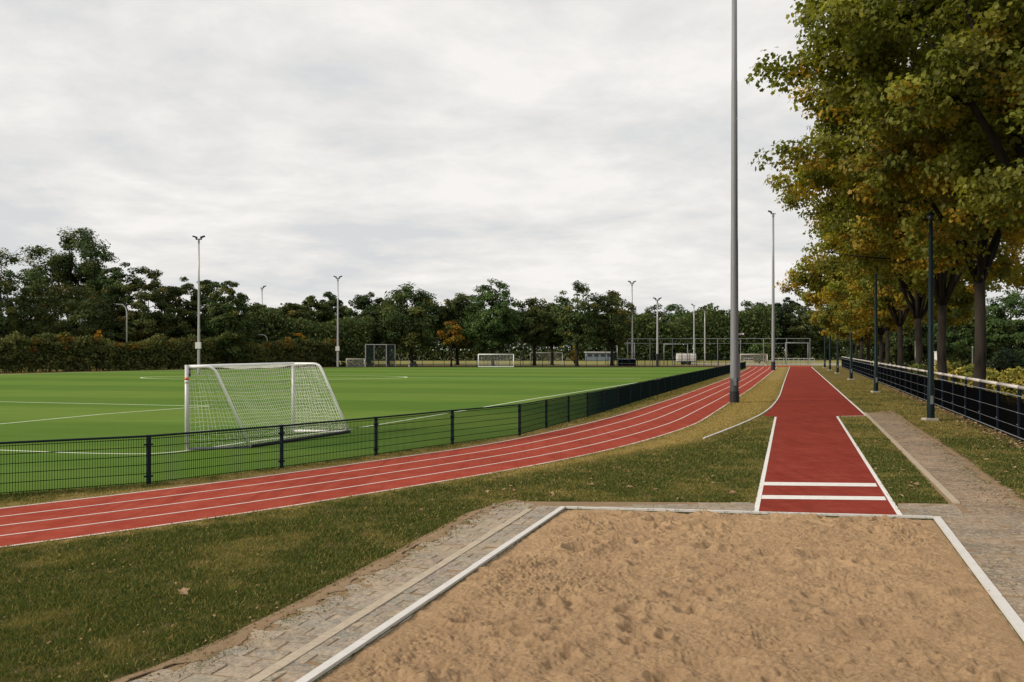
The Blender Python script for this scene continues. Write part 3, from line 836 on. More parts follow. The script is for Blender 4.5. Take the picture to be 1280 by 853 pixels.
far_tree(38, 362, 145, 60, 1.0, DB, 21, 'brownish low tree just beside the tallest open crown behind the hedge', FAR_L)
far_tree(148, 334, 146, 55, 1.0, DG, 3, 'narrow dark tree beside the tallest one behind the hedge', FAR_L)
far_tree(182, 344, 142, 58, 1.0, DB, 4, 'brownish tree behind the hedge, close to a bent street lamp', FAR_L)
far_tree(222, 350, 146, 58, 1.0, DB, 5, 'olive tree behind the hedge, just before the tall floodlight mast', FAR_L)
far_tree(262, 352, 150, 45, 1.0, DG, 6, 'dark round tree right behind the tall floodlight mast and hedge', FAR_L)
far_tree(288, 354, 140, 52, 1.0, DG, 7, 'bushy green tree behind the hedge between two floodlight masts', FAR_L)
far_tree(325, 378, 165, 55, 1.0, DG, 8, 'low tree behind the hedge around the shorter floodlight mast', FAR_L)
far_tree(362, 378, 165, 50, 1.0, DB, 9, 'low brown green tree behind the hedge end', FAR_L)
far_tree(392, 374, 170, 48, 1.0, pal((3,(.07,.08,.022)),(2,(.05,.065,.02))), 10, 'yellowish green topped tree behind the hedge end', FAR_L)
far_tree(416, 368, 175, 44, 1.0, DG, 11, 'dark tree behind the twin headed floodlight at the hedge end', FAR_L)
far_tree(455, 371, 172, 56, 2.5, DG, 12, 'dark tree above the green netted cage', FAR_M)
far_tree(485, 374, 182, 46, 2.5, DB, 121, 'olive tree between the netted cage and the broad dark tree', FAR_M)
far_tree(515, 361, 165, 82, 3.0, DG, 13, 'broad dark tree beyond the pitch, widest of those near the netted cage', FAR_M, ncl=190)
far_tree(572, 374, 172, 56, 3.2, DB, 14, 'dull brown green tree behind the small yellow tree', FAR_M)
far_tree(564, 402, 158, 34, 3.4, OR, 15, 'small yellow orange tree beyond the pitch', FAR_M, ncl=30, per=60, fork=2.6, tr=.16)
far_tree(616, 361, 162, 66, 3.0, DG2, 16, 'fresh green dense tree above the far white goal', FAR_M, ncl=190)
far_tree(668, 377, 164, 50, 3.6, DB, 17, 'thin crowned brownish tree just past the far white goal', FAR_M, per=55)
far_tree(690, 384, 172, 44, 3.6, DG, 171, 'small dark tree between the brownish tree and the tall pair', FAR_M)
far_tree(721, 360, 160, 56, 3.6, DG, 18, 'first of the two tall airy trees before the floodlight', FAR_M, per=60)
far_tree(765, 363, 163, 54, 3.4, DB, 19, 'second of the two tall airy trees, closest to the floodlight', FAR_M, per=60)
for k, (px, top, wpx, pl, z, lab) in enumerate([
 (812, 388, 46, DG, 250, 'low distant tree just past the central floodlight mast'), (845, 385, 52, DG2, 270, 'rounded pale green distant tree behind the white trailer'),
 (880, 394, 44, DB, 260, 'dull distant tree behind the pair of thin masts'), (905, 392, 44, DG, 265, 'distant tree half hidden by the thick near mast'),
 (938, 380, 58, DG, 250, 'broad distant tree between the thick mast and the far mast'), (968, 374, 40, CO, 255, 'dark spiky conifer just behind the far mast'),
 (986, 372, 34, CO, 262, 'tallest dark spiky conifer near the runway end'), (1004, 384, 44, DB, 250, 'distant tree half hidden by the yellow plane crowns'),
 (1035, 386, 60, DG, 258, 'distant tree behind the plane row at the runway end')]):
    far_tree(px, top, z, wpx, 2.0, pl, 300+k, lab, FAR_R, ncl=110, per=80, leaf=.36)
for k, (px, top, wpx, z, lab) in enumerate([
 (1085, 385, 70, 150, 'dark tree far behind the plane trunks'), (1140, 384, 62, 140, 'dark tree in the gap between plane trunks'), (1192, 374, 62, 130, 'green tree between the info pillar and the forked plane trunk'),
 (1222, 382, 50, 136, 'dark tree right behind the forked plane trunk'), (1262, 368, 66, 125, 'bright green tree past the forked plane trunk'), (1310, 362, 70, 125, 'green tree past the forked plane trunk, partly outside the picture')]):
    far_tree(px, top, z, wpx, .6, DG2 if k in (2,4) else DG, 330+k, lab, 'trees behind the plane row', ncl=150, per=90)

# undergrowth and far woods that read as one dark mass
def wood_mass(x0, x1, z0, z1, h, n, leaf, seed, palette, name, label):
    rs = np.random.default_rng(seed); u = rs.random(n); x_ = x0+(x1-x0)*u; y_ = z0+(z1-z0)*rs.random(n)
    hh = h*(.6+.75*fbm(x_*.12, x_*0+seed, 3)); z_ = hh*rs.random(n)**.8
    C = np.stack([x_, y_, z_], 1); nr_ = rs.normal(size=(n,3))+np.array([0,-.3,.4])
    V, Fc, cc = leaf_cards(C, nr_, leaf*rs.uniform(.6,1.4,n), palette(C, z_/h, rs), 'quad', rs)
    o = link(name, fast_mesh(name, V, Fc, M['far_leaf'], cc)); return tag(o, label, 'woodland', kind='stuff')
wood_mass(-110, 70, 240, 256, 12, 70000, .8, 41, DG, 'undergrowth', 'dark undergrowth mass behind the trees beyond the pitch')
wood_mass(-105, -25, 160, 168, 9, 45000, .52, 42, DG, 'undergrowth', 'dark undergrowth mass between the hedge and the trees')
wood_mass(20, 150, 275, 290, 13, 40000, .95, 43, DG, 'woodland', 'far dark wood beyond the ball stop fence')
wood_mass(62, 150, 150, 160, 8.5, 40000, .55, 44, DG, 'undergrowth', 'dark undergrowth behind the plane row')

# clipped hedge along the far side of the pitch
def hedge():
    a, b = Vector((X(-70,108),108,0)), Vector((X(428,160),160,0)); rs = np.random.default_rng(9); n = 1900
    u = rs.random(n); hh = 4.2+2.6*(fbm(u*34, u*0+1.5, 3)-.5)+2.2*(fbm(u*11, u*0+7.5, 2)-.5); z_ = rs.random(n)**.75*hh; depth = rs.random(n)*2.4
    d = (b-a); nn = Vector((d.y,-d.x,0)).normalized(); nn = nn if nn.y < 0 else -nn
    C = np.stack([a.x+d.x*u-nn.x*depth, a.y+d.y*u-nn.y*depth, z_], 1)
    f = z_/hh; warm = fbm(u*30+4, f*0+3, 2)
    cs = np.array([(.065,.082,.028),(.09,.105,.034),(.12,.12,.04)])[rs.integers(0,3,n)]
    hot = rs.random(n) < np.clip((f-.72)*1.1+(warm-.55)*.8, 0, .5)
    cs = np.where(hot[:,None], np.array([(.16,.09,.022),(.2,.12,.02),(.12,.1,.025)])[rs.integers(0,3,n)], cs)
    V, Fc, cc = clumps(C, 42, .75, .4, .34, cs, rs, 'quad')
    for up_, px in ((.3,125),(.35,298),(.2,375)):
        z0 = 108+(px+70)/498*52*.86
        cc3 = np.array([[X(px, z0+6)+rs.normal()*.5, z0+6, 4.5+rs.random()*1.0] for _ in range(3)])
        V2, F2, c2 = clumps(cc3, 28, .38, .4, .3, np.tile(np.array([[.36,.18,.02]]), (3,1)), rs, 'quad')
        Fc = np.concatenate([Fc, F2+len(V)]); V = np.concatenate([V, V2]); cc = np.concatenate([cc, c2])
    root = thing('hedge', 'long clipped hedge with bronze and orange tips behind the pitch', 'hedge', (0,0,0))
    link('foliage', fast_mesh('foliage', V, Fc, M['far_leaf'], cc), root)
    mb = MB()
    for i in range(70):
        p = a+d*((i+.5)/70)-nn*1.3
        mb.tube([p, p+Vector((random.uniform(-.2,.2),0,2)), p+Vector((random.uniform(-.5,.5),0,3.9))], [.09,.06,.02], 5)
    mb.build('stems', M['bark'], root)
hedge()

# shrubs behind the right fence and other bushes
def shrub(label, loc, rad, h, palette, seed, group=None, n=26, per=60, leaf=.22, name='shrub'):
    rs = np.random.default_rng(seed); root = thing(name, label, 'shrub', loc, 0, group)
    D = rs.normal(size=(n,3)); D /= np.linalg.norm(D, axis=1, keepdims=True); D *= rs.random((n,1))**.4
    C = D*np.array([rad*.8, rad*.8, h*.42])+np.array([0,0,h*.48])
    V, Fc, cc = clumps(C, per, rad*.38, .5, leaf, palette(C, C[:,2]/h, rs), rs, 'quad')
    link('foliage', fast_mesh('foliage', V, Fc, M['far_leaf'], cc), root)
    mb = MB()
    for c3 in C[:9]: mb.tube(bend((0,0,0), c3, (0,0,.2), 4), [.05,.035,.02,.01], 5)
    mb.build('stems', M['bark'], root)
YG = pal((3,(.3,.27,.06)),(2,(.17,.19,.045)),(2,(.42,.34,.08))); GG = pal((3,(.1,.12,.035)),(2,(.16,.17,.045)))
YL = ['yellow tipped shrub at the frame edge behind the fence', 'yellow tipped shrub second from the frame edge behind the fence', 'yellow green shrub just past the forked plane trunk', 'green gold shrub behind the forked plane trunk',
      'yellow shrub just before the forked plane trunk', 'golden shrub between the info pillar and the forked trunk', 'green gold shrub at the foot of the info pillar', 'dull green shrub between two plane trunks by the nearest lamp post']
for k, (px, z) in enumerate([(1292,46),(1272,47),(1252,48.5),(1228,50),(1212,52),(1196,54),(1178,57),(1150,62)]):
    shrub(YL[k], (X(px,z), z, 0), 1.0, 2.35-.1*(k==7), YG if k < 7 else GG, 500+k, 'shrubs along the back of the fence', n=34, leaf=.17, per=70)
shrub('dark rounded shrub behind the yellow shrubs and two white posts', (X(1202,85),85,0), 2.2, 3.4, DG, 520, n=30, leaf=.35)
shrub('dark conical shrub past the forked plane trunk', (X(1262,80),80,0), 2.1, 3.6, CO, 521, n=30, leaf=.3)
shrub('round green bush behind the cream goal near the runway end', (X(949,185),185,0), 2.3, 4.4, DG2, 522, n=34, leaf=.45)
shrub('second green bush beside the round one behind the cream goal', (X(958,190),190,0), 1.8, 4.9, pal((2,(.09,.11,.03)),(1,(.07,.09,.025))), 523, n=26, leaf=.45)

# ------------------------------------------------------------------ left mesh fence
def mesh_fence():
    root = thing('mesh_fence', 'low dark green wire mesh fence curving between the pitch and the track', 'fence', (0,0,0))
    Hh = 1.05
    for i, p in enumerate(fposts):
        mb = MB(); d = (fposts[min(i+1,len(fposts)-1)]-fposts[max(i-1,0)]).normalized(); rz = math.atan2(d.y, d.x)
        mb.box(p+Vector((0,0,Hh/2-.03)), (.07,.07,Hh+.06), rz); mb.box(p+Vector((0,0,Hh+.008)), (.085,.085,.018), rz)
        post = mb.build('post', M['fence_green'], root)
        if i < 16:
            for zz in (.18,.86):
                mb = MB(); mb.box(p+Vector((0,0,zz)), (.19,.03,.035), rz); mb.box(p+Vector((0,0,zz)), (.085,.085,.05), rz)
                mb.build('clamp', M['fence_green'], post)
    nrm_up = Vector((0,0,1))
    for i, (a, b) in enumerate(zip(fposts[:-1], fposts[1:])):
        mb = MB(); d = b-a; L = d.length; dn = d/L; n = int(L/.05); rz = math.atan2(d.y, d.x)
        r = .0056 if i < 14 else .0068
        for k in range(1, n):
            p = a+dn*(k*L/n); mb.tube([p+Vector((0,0,.03)), p+Vector((0,0,Hh-.04))], r, 4 if i < 12 else 3, False)
        for zz in (.05,.24,.43,.62,.81,.98):
            for off in (-.009,.009):
                o = Vector((-dn.y, dn.x, 0))*off
                mb.tube([a+o+Vector((0,0,zz)), b+o+Vector((0,0,zz))], r*1.15, 4, False)
        mb.build('mesh_panel', M['wire'], root)
        mb = MB(); mb.tube([a+dn*.035+Vector((0,0,Hh-.01)), b-dn*.035+Vector((0,0,Hh-.01))], .024, 8)
        mb.build('top_rail', M['fence_green'], root)
mesh_fence()

# ------------------------------------------------------------------ right railing fence
def rail_fence():
    root = thing('railing_fence', 'long dark railing fence with a round steel top rail beside the lamp posts', 'fence', (0,0,0))
    base = lambda z: Vector((6.97+.312*z, z, 0))
    zs = [13.6]
    while zs[-1] < 148: zs.append(zs[-1]+3.1)
    Hh = 1.73
    for i, z in enumerate(zs):
        p = base(z); mb = MB(); rz = math.atan2(1, .312)
        mb.box(p+Vector((0,0,(Hh-.08)/2)), (.1,.09,Hh-.08), rz)
        post = mb.build('post', M['navy'], root)
        if z < 75:
            mb = MB(); mb.box(p+Vector((0,0,.02)), (.22,.2,.05), rz)
            mb.build('base_plate', M['fence_green'], post)
            for q in ((.3,.52,.83) if z < 50 else ()):
                mb = MB(); mb.box(p+Vector((-.05,.016,Hh*q)), (.03,.04,.04), rz); mb.build('bracket', M['grey_metal'], post)
    d = (base(1)-base(0)).normalized(); off = Vector((-d.y, d.x, 0))*.055
    for i, (za, zb) in enumerate(zip(zs[:-1], zs[1:])):
        a, b = base(za), base(zb)
        mb = MB(); mb.tube([a+d*.004+Vector((0,0,Hh-.03)), b-d*.004+Vector((0,0,Hh-.03))], .062, 12)
        mb.build('top_rail', M['pipe'], root, True)
        mb = MB(); mb.tube([a+off+Vector((0,0,1.43)), b+off+Vector((0,0,1.43))], .02, 6, False); mb.tube([a+off+Vector((0,0,.9)), b+off+Vector((0,0,.9))], .007, 5, False)
        mb.tube([a+off+Vector((0,0,.45)), b+off+Vector((0,0,.45))], .007, 5, False); mb.tube([a+off+Vector((0,0,.13)), b+off+Vector((0,0,.13))], .016, 6, False)
        mb.build('cross_rail', M['grey_metal'], root, True)
        mb = MB(); n = 70 if za < 90 else 40
        for k in range(1, n):
            p = a+(b-a)*(k/n); mb.tube([p+Vector((0,0,.12)), p+Vector((0,0,1.36))], .0055, 3, False)
        for zz in np.arange(.16, 1.4, .1): mb.tube([a+Vector((0,0,zz)), b+Vector((0,0,zz))], .0035, 3, False)
        mb.build('mesh_panel', M['rail_wire'], root)
rail_fence()

# ------------------------------------------------------------------ lamp posts and floodlight masts
def lamp_post(label, loc):
    root = thing('lamp_post', label, 'lamp post', loc, 0, 'green lamp posts along the railing fence')
    mb = MB(); mb.tube([(0,0,.0),(0,0,.06),(0,0,1.4),(0,0,1.44),(0,0,8.0)], [.15,.15,.145,.125,.075], 14); mb.build('pole', M['lamp_green'], root, True)
    mb = MB(); mb.box((-.02,-.148,.85), (.1,.03,.34)); mb.build('access_door', M['grey_metal'], root)
    mb = MB(); mb.box((-.03,0,.04), (.52,.42,.14)); o = mb.build('footing', M['stone'], root)
    mb = MB(); mb.tube([(0,0,8.0),(0,0,8.05),(0,0,8.12)], [.085,.085,.05], 12); mb.build('collar', M['lamp_green'], root)
    mb = MB(); mb.tube([(0,0,8.12),(0,0,8.16),(0,0,8.4)], [.06,.1,.13], 14); h = mb.build('lamp_head', M['glass'], root, True)
    mb = MB(); mb.tube([(0,0,8.4),(0,0,8.43),(0,0,8.5)], [.17,.165,.04], 14); mb.build('cap', M['lamp_green'], h, True)
    return root
lp = lamp_post('nearest dark green lamp post beside the brick path, on a pale block', tuple(G(1163.5,526)))
for (px, py), lab in zip([(1095,491),(1064,475),(1047,467),(1037.5,463.2),(1031,460.4)],
    ['dark green lamp post second nearest to the brick path', 'dark green lamp post third along the fence from the path', 'dark green lamp post fourth along the fence from the path',
     'dark green lamp post fifth along the fence, near the runway end', 'farthest dark green lamp post, where fence and runway end meet']):
    copy_tree(lp, tuple(G(px, py)), 0, lab)

def mast(label, loc, H, r0, r1, heads, box=None, mat='galv', group='floodlight masts around the sports ground', sleeve=None, rz=0, q=.46):
    root = thing('floodlight_mast', label, 'floodlight', loc, rz, group)
    mb = MB(); n = 12
    mb.tube([(0,0,0), (0,0,.05), (0,0,H*.35), (0,0,H*.36), (0,0,H*.7), (0,0,H*.705), (0,0,H)], [r0, r0, r0*.65+r1*.35, (r0*.63+r1*.37)*.95, r0*.3+r1*.7, (r0*.28+r1*.72)*.95, r1], n)
    mb.build('pole', M[mat], root, True)
    if sleeve:
        mb = MB(); mb.tube([(0,0,0),(0,0,sleeve)], [r0*1.12, r0*1.1], n); mb.build('sleeve', M['black'], root)
    if heads:
        mb = MB(); mb.tube([(-.75*q,0,H-.05),(.75*q,0,H-.05)], .06, 8); mb.tube([(0,0,H-.5),(0,0,H+.05)], r1*1.3, 8); mb.build('crossarm', M['grey_metal'], root)
        for s in heads:
            mb = MB(); mb.box((s*.98*q,0,H+.26), (1.15*q,.55*q,.36*q), 0, 0, -s*.3); mb.box((s*.62*q,0,H+.08), (.36*q,.3*q,.5*q), 0, 0, s*.6)
            h = mb.build('lamp_head', M['black'], root)
            mb = MB(); mb.box((s*.96*q,0,H+.26-.2*q), (.95*q,.45*q,.02), 0, 0, -s*.3); mb.build('lens', M['glass'], h)
    if box:
        mb = MB(); mb.box((0,-r0*1.2,box), (.62,.3,.75)); mb.build('control_box', M['white_panel'], root)
    return root
P0 = G(918,503.5)
near = mast('thick weathered grey mast beside the track, reaching out of the picture', tuple(P0), 25, .235, .135, (-1,1), None, 'pole', sleeve=None)
mb = MB(); mb.tube([(0,0,0),(0,0,.62)], [.262,.258], 14); mb.build('sleeve', M['black'], near)
mb = MB(); mb.box((.25,-.02,HT(418,P0.y)), (.16,.1,.1)); mb.tube([(.2,0,HT(418,P0.y)),(.42,0,HT(417,P0.y))], .03, 8); mb.tube([(.36,0,HT(417,P0.y)-.02),(.5,-.06,HT(417,P0.y)-.05)], .06, 10); mb.build('camera_arm', M['white_panel'], near)
mb = MB(); mb.box((.235,-.05,1.9), (.1,.16,1.5)); mb.build('shade_strip', M['grey_metal'], near)  # added plate standing in for the shade down the mast's right side
mb = MB(); mb.box((-.02,-.238,1.15), (.15,.03,.42)); dr_n = mb.build('access_door', M['galv'], near)
mb = MB(); mb.box((.04,-.256,1.15), (.02,.012,.05)); mb.build('lock', M['black'], dr_n)
mast('tall slim grey mast at the runway end, one lamp facing the track', (X(966.5,128),128,0), HT(267,128), .26, .13, (-1,), None, 'galv', sleeve=1.2)
mast('twin headed floodlight mast behind the near goal with a white box', (X(248.5,108),108,0), HT(299,108), .17, .09, (-1,1), HT(432,108), 'galv_light')
mast('twin headed floodlight mast at the end of the hedge', (X(422.3,152),152,0), HT(348,152), .2, .1, (-1,1), HT(436,152), 'galv_light')
mast('floodlight mast rising behind the hedge with one small head', (X(327.5,164),164,0), HT(360,164), .2, .1, (1,), HT(421,164), 'galv_light')
mast('twin headed floodlight mast beside the last tall tree beyond the pitch', (X(790,162),162,0), HT(354,162), .22, .11, (-1,1), None, 'galv_light')
mast('floodlight mast with dark lower sleeve in front of the ball stop fence', (X(821.7,152),152,0), HT(375,152), .2, .1, (-1,1), None, 'galv_light', sleeve=2.2)
mast('thin floodlight mast above the white trailer', (X(867.5,215),215,0), HT(382,215), .2, .1, (-1,), None, 'galv_light')
mast('thinnest floodlight mast, next to the thin one above the white trailer', (X(881,222),222,0), HT(389,222), .2, .1, (1,), None, 'galv_light')

def street_lamp(label, px, top, z, scale=1.0):
    H = HT(top, z); root = thing('street_lamp', label, 'street lamp', (X(px,z), z, 0), 0, 'bent street lamps behind the hedge')
    mb = MB(); mb.tube([(0,0,0),(0,0,H-1.2),(-.15,0,H-.5),(-.55,0,H-.08),(-.9,0,H)], [.11,.09,.08,.07,.06], 8); mb.build('pole', M['galv_light'], root, True)
    mb = MB(); mb.box((-1.15,0,H), (.7,.28,.14), 0, 0, .1); mb.build('lamp_head', M['galv'], root)
street_lamp('bent street lamp before the brownish tree behind the hedge', 158.5, 380.5, 128)
street_lamp('bent street lamp behind the hedge, near the orange twigs', 303.5, 388.5, 146)
street_lamp('short street lamp beside the shorter mast behind the hedge', 334.5, 418.5, 160)

# ------------------------------------------------------------------ the near goal
def near_goal():
    A, B = G(233.5,563.5), G(366.5,540); C, D = G(313,560.5), G(436.5,541.5)
    H = 2.40; up = Vector((0,0,H)); hA = A+(C-A)*.42+up; hB = B+(D-B)*.47+up
    root = thing('football_goal', 'near white football goal with net and sloping back stays, behind the mesh fence', 'goal', tuple(A))
    o = -A
    def part(name, fn, mat, smooth=True, parent=root):
        mb = MB(); fn(mb); mb.v = [tuple(Vector(v)+o) for v in mb.v]; return mb.build(name, M[mat], parent, smooth)
    p1 = part('post', lambda m: m.tube([A, A+up+Vector((0,0,.055))], .056, 14), 'goal_post'); part('post', lambda m: m.tube([B, B+up], .056, 14), 'goal_post')
    part('crossbar', lambda m: m.tube([A+up, B+up], .055, 14), 'white_metal')
    part('corner_bracket', lambda m: m.box(A+up+Vector((.05,.06,-.17)), (.07,.07,.22), .3), 'black', False)
    part('sticker', lambda m: m.tube([A+Vector((0,0,2.02)), A+Vector((0,0,2.1))], .0625, 14), 'orange', True, p1)
    part('sticker', lambda m: m.tube([A+Vector((0,0,1.93)), A+Vector((0,0,2.018))], .0625, 14), 'white_panel', True, p1)
    def stay(a, h, c):
        d1 = (h-(a+up)); d2 = (c-h)
        q1 = h-d1.normalized()*.22; q2 = h+d2.normalized()*.22
        return [a+up, q1]+[q1*(1-t)**2+h*2*t*(1-t)+q2*t*t for t in (.25,.5,.75)]+[q2, c+Vector((0,0,.03))]
    part('back_stay', lambda m: m.tube(stay(A,hA,C), .042, 10), 'white_metal'); part('back_stay', lambda m: m.tube(stay(B,hB,D), .042, 10), 'white_metal')
    part('ground_bar', lambda m: m.tube([C+Vector((0,0,.05)), D+Vector((0,0,.05))], .055, 8), 'black')
    part('ground_bar', lambda m: m.tube([A+Vector((0,0,.04)), C+Vector((0,0,.04))], .045, 8), 'grey_metal')
    part('ground_bar', lambda m: m.tube([B+Vector((0,0,.04)), D+Vector((0,0,.04))], .045, 8), 'white_metal')
    def netting(m):
        rs = random.Random(4)
        def panel(p00, p10, p11, p01, nu, nv, sag):
            def f(u, v):
                s = math.sin(math.pi*u)*math.sin(math.pi*v)
                j = .012
                wv = Vector((math.sin(u*31+v*7)*j, math.sin(v*23+u*5)*j, math.sin(u*17+v*11)*j))*(1 if 0 < u < 1 and 0 < v < 1 else 0)
                return (p00*(1-u)+p10*u)*(1-v)+(p01*(1-u)+p11*u)*v+sag*s+wv
            for i in range(nu+1):
                m.tube([f(i/nu, k/nv) for k in range(nv+1)], .0052, 3, False)
            for k in range(nv+1):
                m.tube([f(i/nu, k/nv) for i in range(nu+1)], .0052, 3, False)
        w1 = Vector((0,0,.06))
        panel(C+w1, D+w1, hB, hA, 50, 22, Vector((-.22,.02,-.1)))
        panel(A+w1, C+w1, hA, A+up, 14, 19, Vector((.03,.12,0)))
        panel(B+w1, D+w1, hB, B+up, 14, 19, Vector((.03,-.1,0)))
        panel(A+up, B+up, hB, hA, 50, 7, Vector((0,0,-.1)))
    part('net', netting, 'net', False)
near_goal()

def frame_goal(name, label, px0, px1, top, z, mat='white_metal', r=.07, depth=1.4, net=True, cat='goal', bottom=False, group=None):
    x0, x1 = X(px0,z), X(px1,z); w_ = x1-x0; H = HT(top,z)
    root = thing(name, label, cat, (x0, z, 0), 0, group)
    for xx in (0, w_):
        mb = MB(); mb.tube([(xx,0,0),(xx,0,H)], r, 8); mb.build('post', M[mat], root, True)
    mb = MB(); mb.tube([(-r,0,H),(w_+r,0,H)], r, 8); mb.build('crossbar', M[mat], root, True)
    if depth:
        for xx in (0, w_):
            mb = MB(); mb.tube([(xx,0,H),(xx,depth*.5,H-.05),(xx,depth,.05),(xx,0,.05)], r*.45, 6); mb.build('back_stay', M[mat], root, True)
        mb = MB(); mb.tube([(0,depth,.05),(w_,depth,.05)], r*.6, 6); mb.build('ground_bar', M[mat if bottom else 'grey_metal'], root)
        if bottom:
            mb = MB(); mb.tube([(0,-.02,.08),(w_,-.02,.08)], r*.9, 6); mb.build('base_bar', M[mat], root)
    if net and depth:
        mb = MB()
        for k in range(1, 24): xx = w_*k/24; mb.tube([(xx,depth*.5,H-.05),(xx,depth,.06)], .008, 3, False)
        for k in range(1, 9): f = k/9; mb.tube([(0,depth*(.5+.5*f),H-.05-(H-.1)*f),(w_,depth*(.5+.5*f),H-.05-(H-.1)*f)], .008, 3, False)
        mb.build('net', M['net'], root)
    return root
frame_goal('football_goal', 'far white football goal standing at the end of the pitch', 598, 642, 443.2, 150, bottom=True)
frame_goal('football_goal', 'small white goal at the hedge end beside the netted cage', 433, 455.5, 449, 150, 'cream_metal', .06)
frame_goal('football_goal', 'thin white goal behind the tree trunks, past the far goal', 663, 703, 441.3, 172, 'white_metal', .06, 1.2)
frame_goal('football_goal', 'cream football goal near the end of the runway', 925.5, 959, 443.2, 158, 'cream_metal', .085)
frame_goal('goal_frame', 'tall pale goal frame behind the last tall trees', 771.5, 793, 429.3, 168, 'galv_light', .09, 0, cat='goal frame')
frame_goal('goal_frame', 'tall grey goal frame around the white trailer', 830, 859.5, 430.5, 172, 'grey_metal', .08, 0, cat='goal frame')
frame_goal('goal_frame', 'grey goal frame behind the runway end', 982, 1010, 428.6, 178, 'grey_metal', .08, 0, cat='goal frame')

# netted cage
def cage():
    z = 154; x0, x1, x2 = X(457,z), X(483,z), X(490.5,z); H = HT(431,z)
    root = thing('netted_cage', 'tall cage of pale posts with dark green netting at the hedge end', 'cage', (x0,z,0))
    for xx, yy in ((0,0),(x1-x0,0),(x2-x0,3.5),(.9,3.5)):
        mb = MB(); mb.tube([(xx,yy,0),(xx,yy,H)], .07, 8); mb.build('post', M['galv_light'], root)
    mb = MB(); mb.tube([(0,0,H),(x1-x0,0,H),(x2-x0,3.5,H),(.9,3.5,H),(0,0,H)], .07, 6); mb.build('top_rail', M['galv_light'], root)
    mb = MB()
    def side(a, b):
        a, b = Vector(a), Vector(b); n = int((b-a).length/.14)
        for k in range(n+1): p = a+(b-a)*k/n; mb.tube([p, p+Vector((0,0,H-.05))], .013, 3, False)
        for zz in np.arange(.1, H, .14): mb.tube([a+Vector((0,0,zz)), b+Vector((0,0,zz))], .013, 3, False)
    side((.9,3.5,0),(x2-x0,3.5,0)); side((0,0,0),(.9,3.5,0)); side((x1-x0,0,0),(x2-x0,3.5,0))
    mb.build('net', M['dark_net'], root)
cage()

# fences at the far end
def post_fence(name, label, a, b, H, n, r, rails, mat, wires=0, cat='fence'):
    root = thing(name, label, cat, (0,0,0)); a, b = Vector(a), Vector(b)
    for i in range(n+1):
        p = a+(b-a)*i/n; mb = MB(); mb.tube([p, p+Vector((0,0,H))], r, 6); mb.build('post', M[mat], root)
    for zz, rr in rails:
        mb = MB(); mb.tube([a+Vector((0,0,zz)), b+Vector((0,0,zz))], rr, 6); mb.build('rail', M[mat], root)
    if wires:
        mb = MB(); L = (b-a).length; m_ = int(L/wires)
        for k in range(m_): p = a+(b-a)*k/m_; mb.tube([p, p+Vector((0,0,H))], .012, 3, False)
        for zz in np.arange(.2, H, wires): mb.tube([a+Vector((0,0,zz)), b+Vector((0,0,zz))], .012, 3, False)
        mb.build('mesh_panel', M['wire'], root)
    return root
z = 157
post_fence('spectator_fence', 'low dark fence behind the far end of the pitch', (X(405,z),z,0), (X(760,z),z,0), 1.75, 26, .05, ((1.0,.03),), 'fence_green')
post_fence('spectator_fence', 'dark bar fence beyond the far corner of the pitch, below the ball stop posts', (X(768,z),z,0), (X(925,z+6),z+6,0), 2.2, 17, .05, ((2.15,.03),(1.2,.03)), 'fence_green', .35)
post_fence('ball_stop_fence', 'high ball stop fence of thin steel posts and wire across the runway end', (X(757,171),171,0), (X(1012.5,166),166,0), HT(423.3,168), 9, .065, ((HT(423.6,168),.06),(HT(429.5,168),.035)), 'grey_metal', .8)
post_fence('ball_stop_fence', 'shorter ball stop fence above the far white goal', (X(605,175),175,0), (X(686,175),175,0), HT(428.6,175), 5, .06, ((HT(428.8,175),.05),(HT(433.6,175),.035)), 'grey_metal', .9)
post_fence('barrier', 'low pale barrier behind the cream goal', (X(930,200),200,0), (X(1018,192),192,0), 1.0, 14, .05, ((.98,.06),(.5,.04)), 'galv_light', cat='barrier')

# ground beyond the pitch
flat(W([(395,459.3),(935,459.1),(935,457.4),(395,457.6)]), .0065, 'earth_strip', M['soil'])
def mat_far(name, lo, hi):
    t = NT(name); n = t.noise(t.pos(), .4, 4); return t.finish(t.mix(n, lo, hi), .95, 0, None, .1)
M['far_grass'] = mat_far('far_meadow', (.13,.13,.04), (.26,.23,.08)); M['far_path'] = mat_far('pale_gravel', (.2,.18,.14), (.36,.33,.28)); M['litter'] = mat_far('leaf_covered_earth', (.09,.05,.035), (.2,.12,.08))
flat([(-70,160),(75,160),(95,243),(-100,243)], .005, 'meadow', M['far_grass'])
flat([(-28,158.2),(40,158.2),(40,163),(-30,163)], .009, 'leaf_covered_ground', M['litter'])
flat([(36,172),(80,168),(80,190),(36,190)], .010, 'gravel_path', M['far_path'])

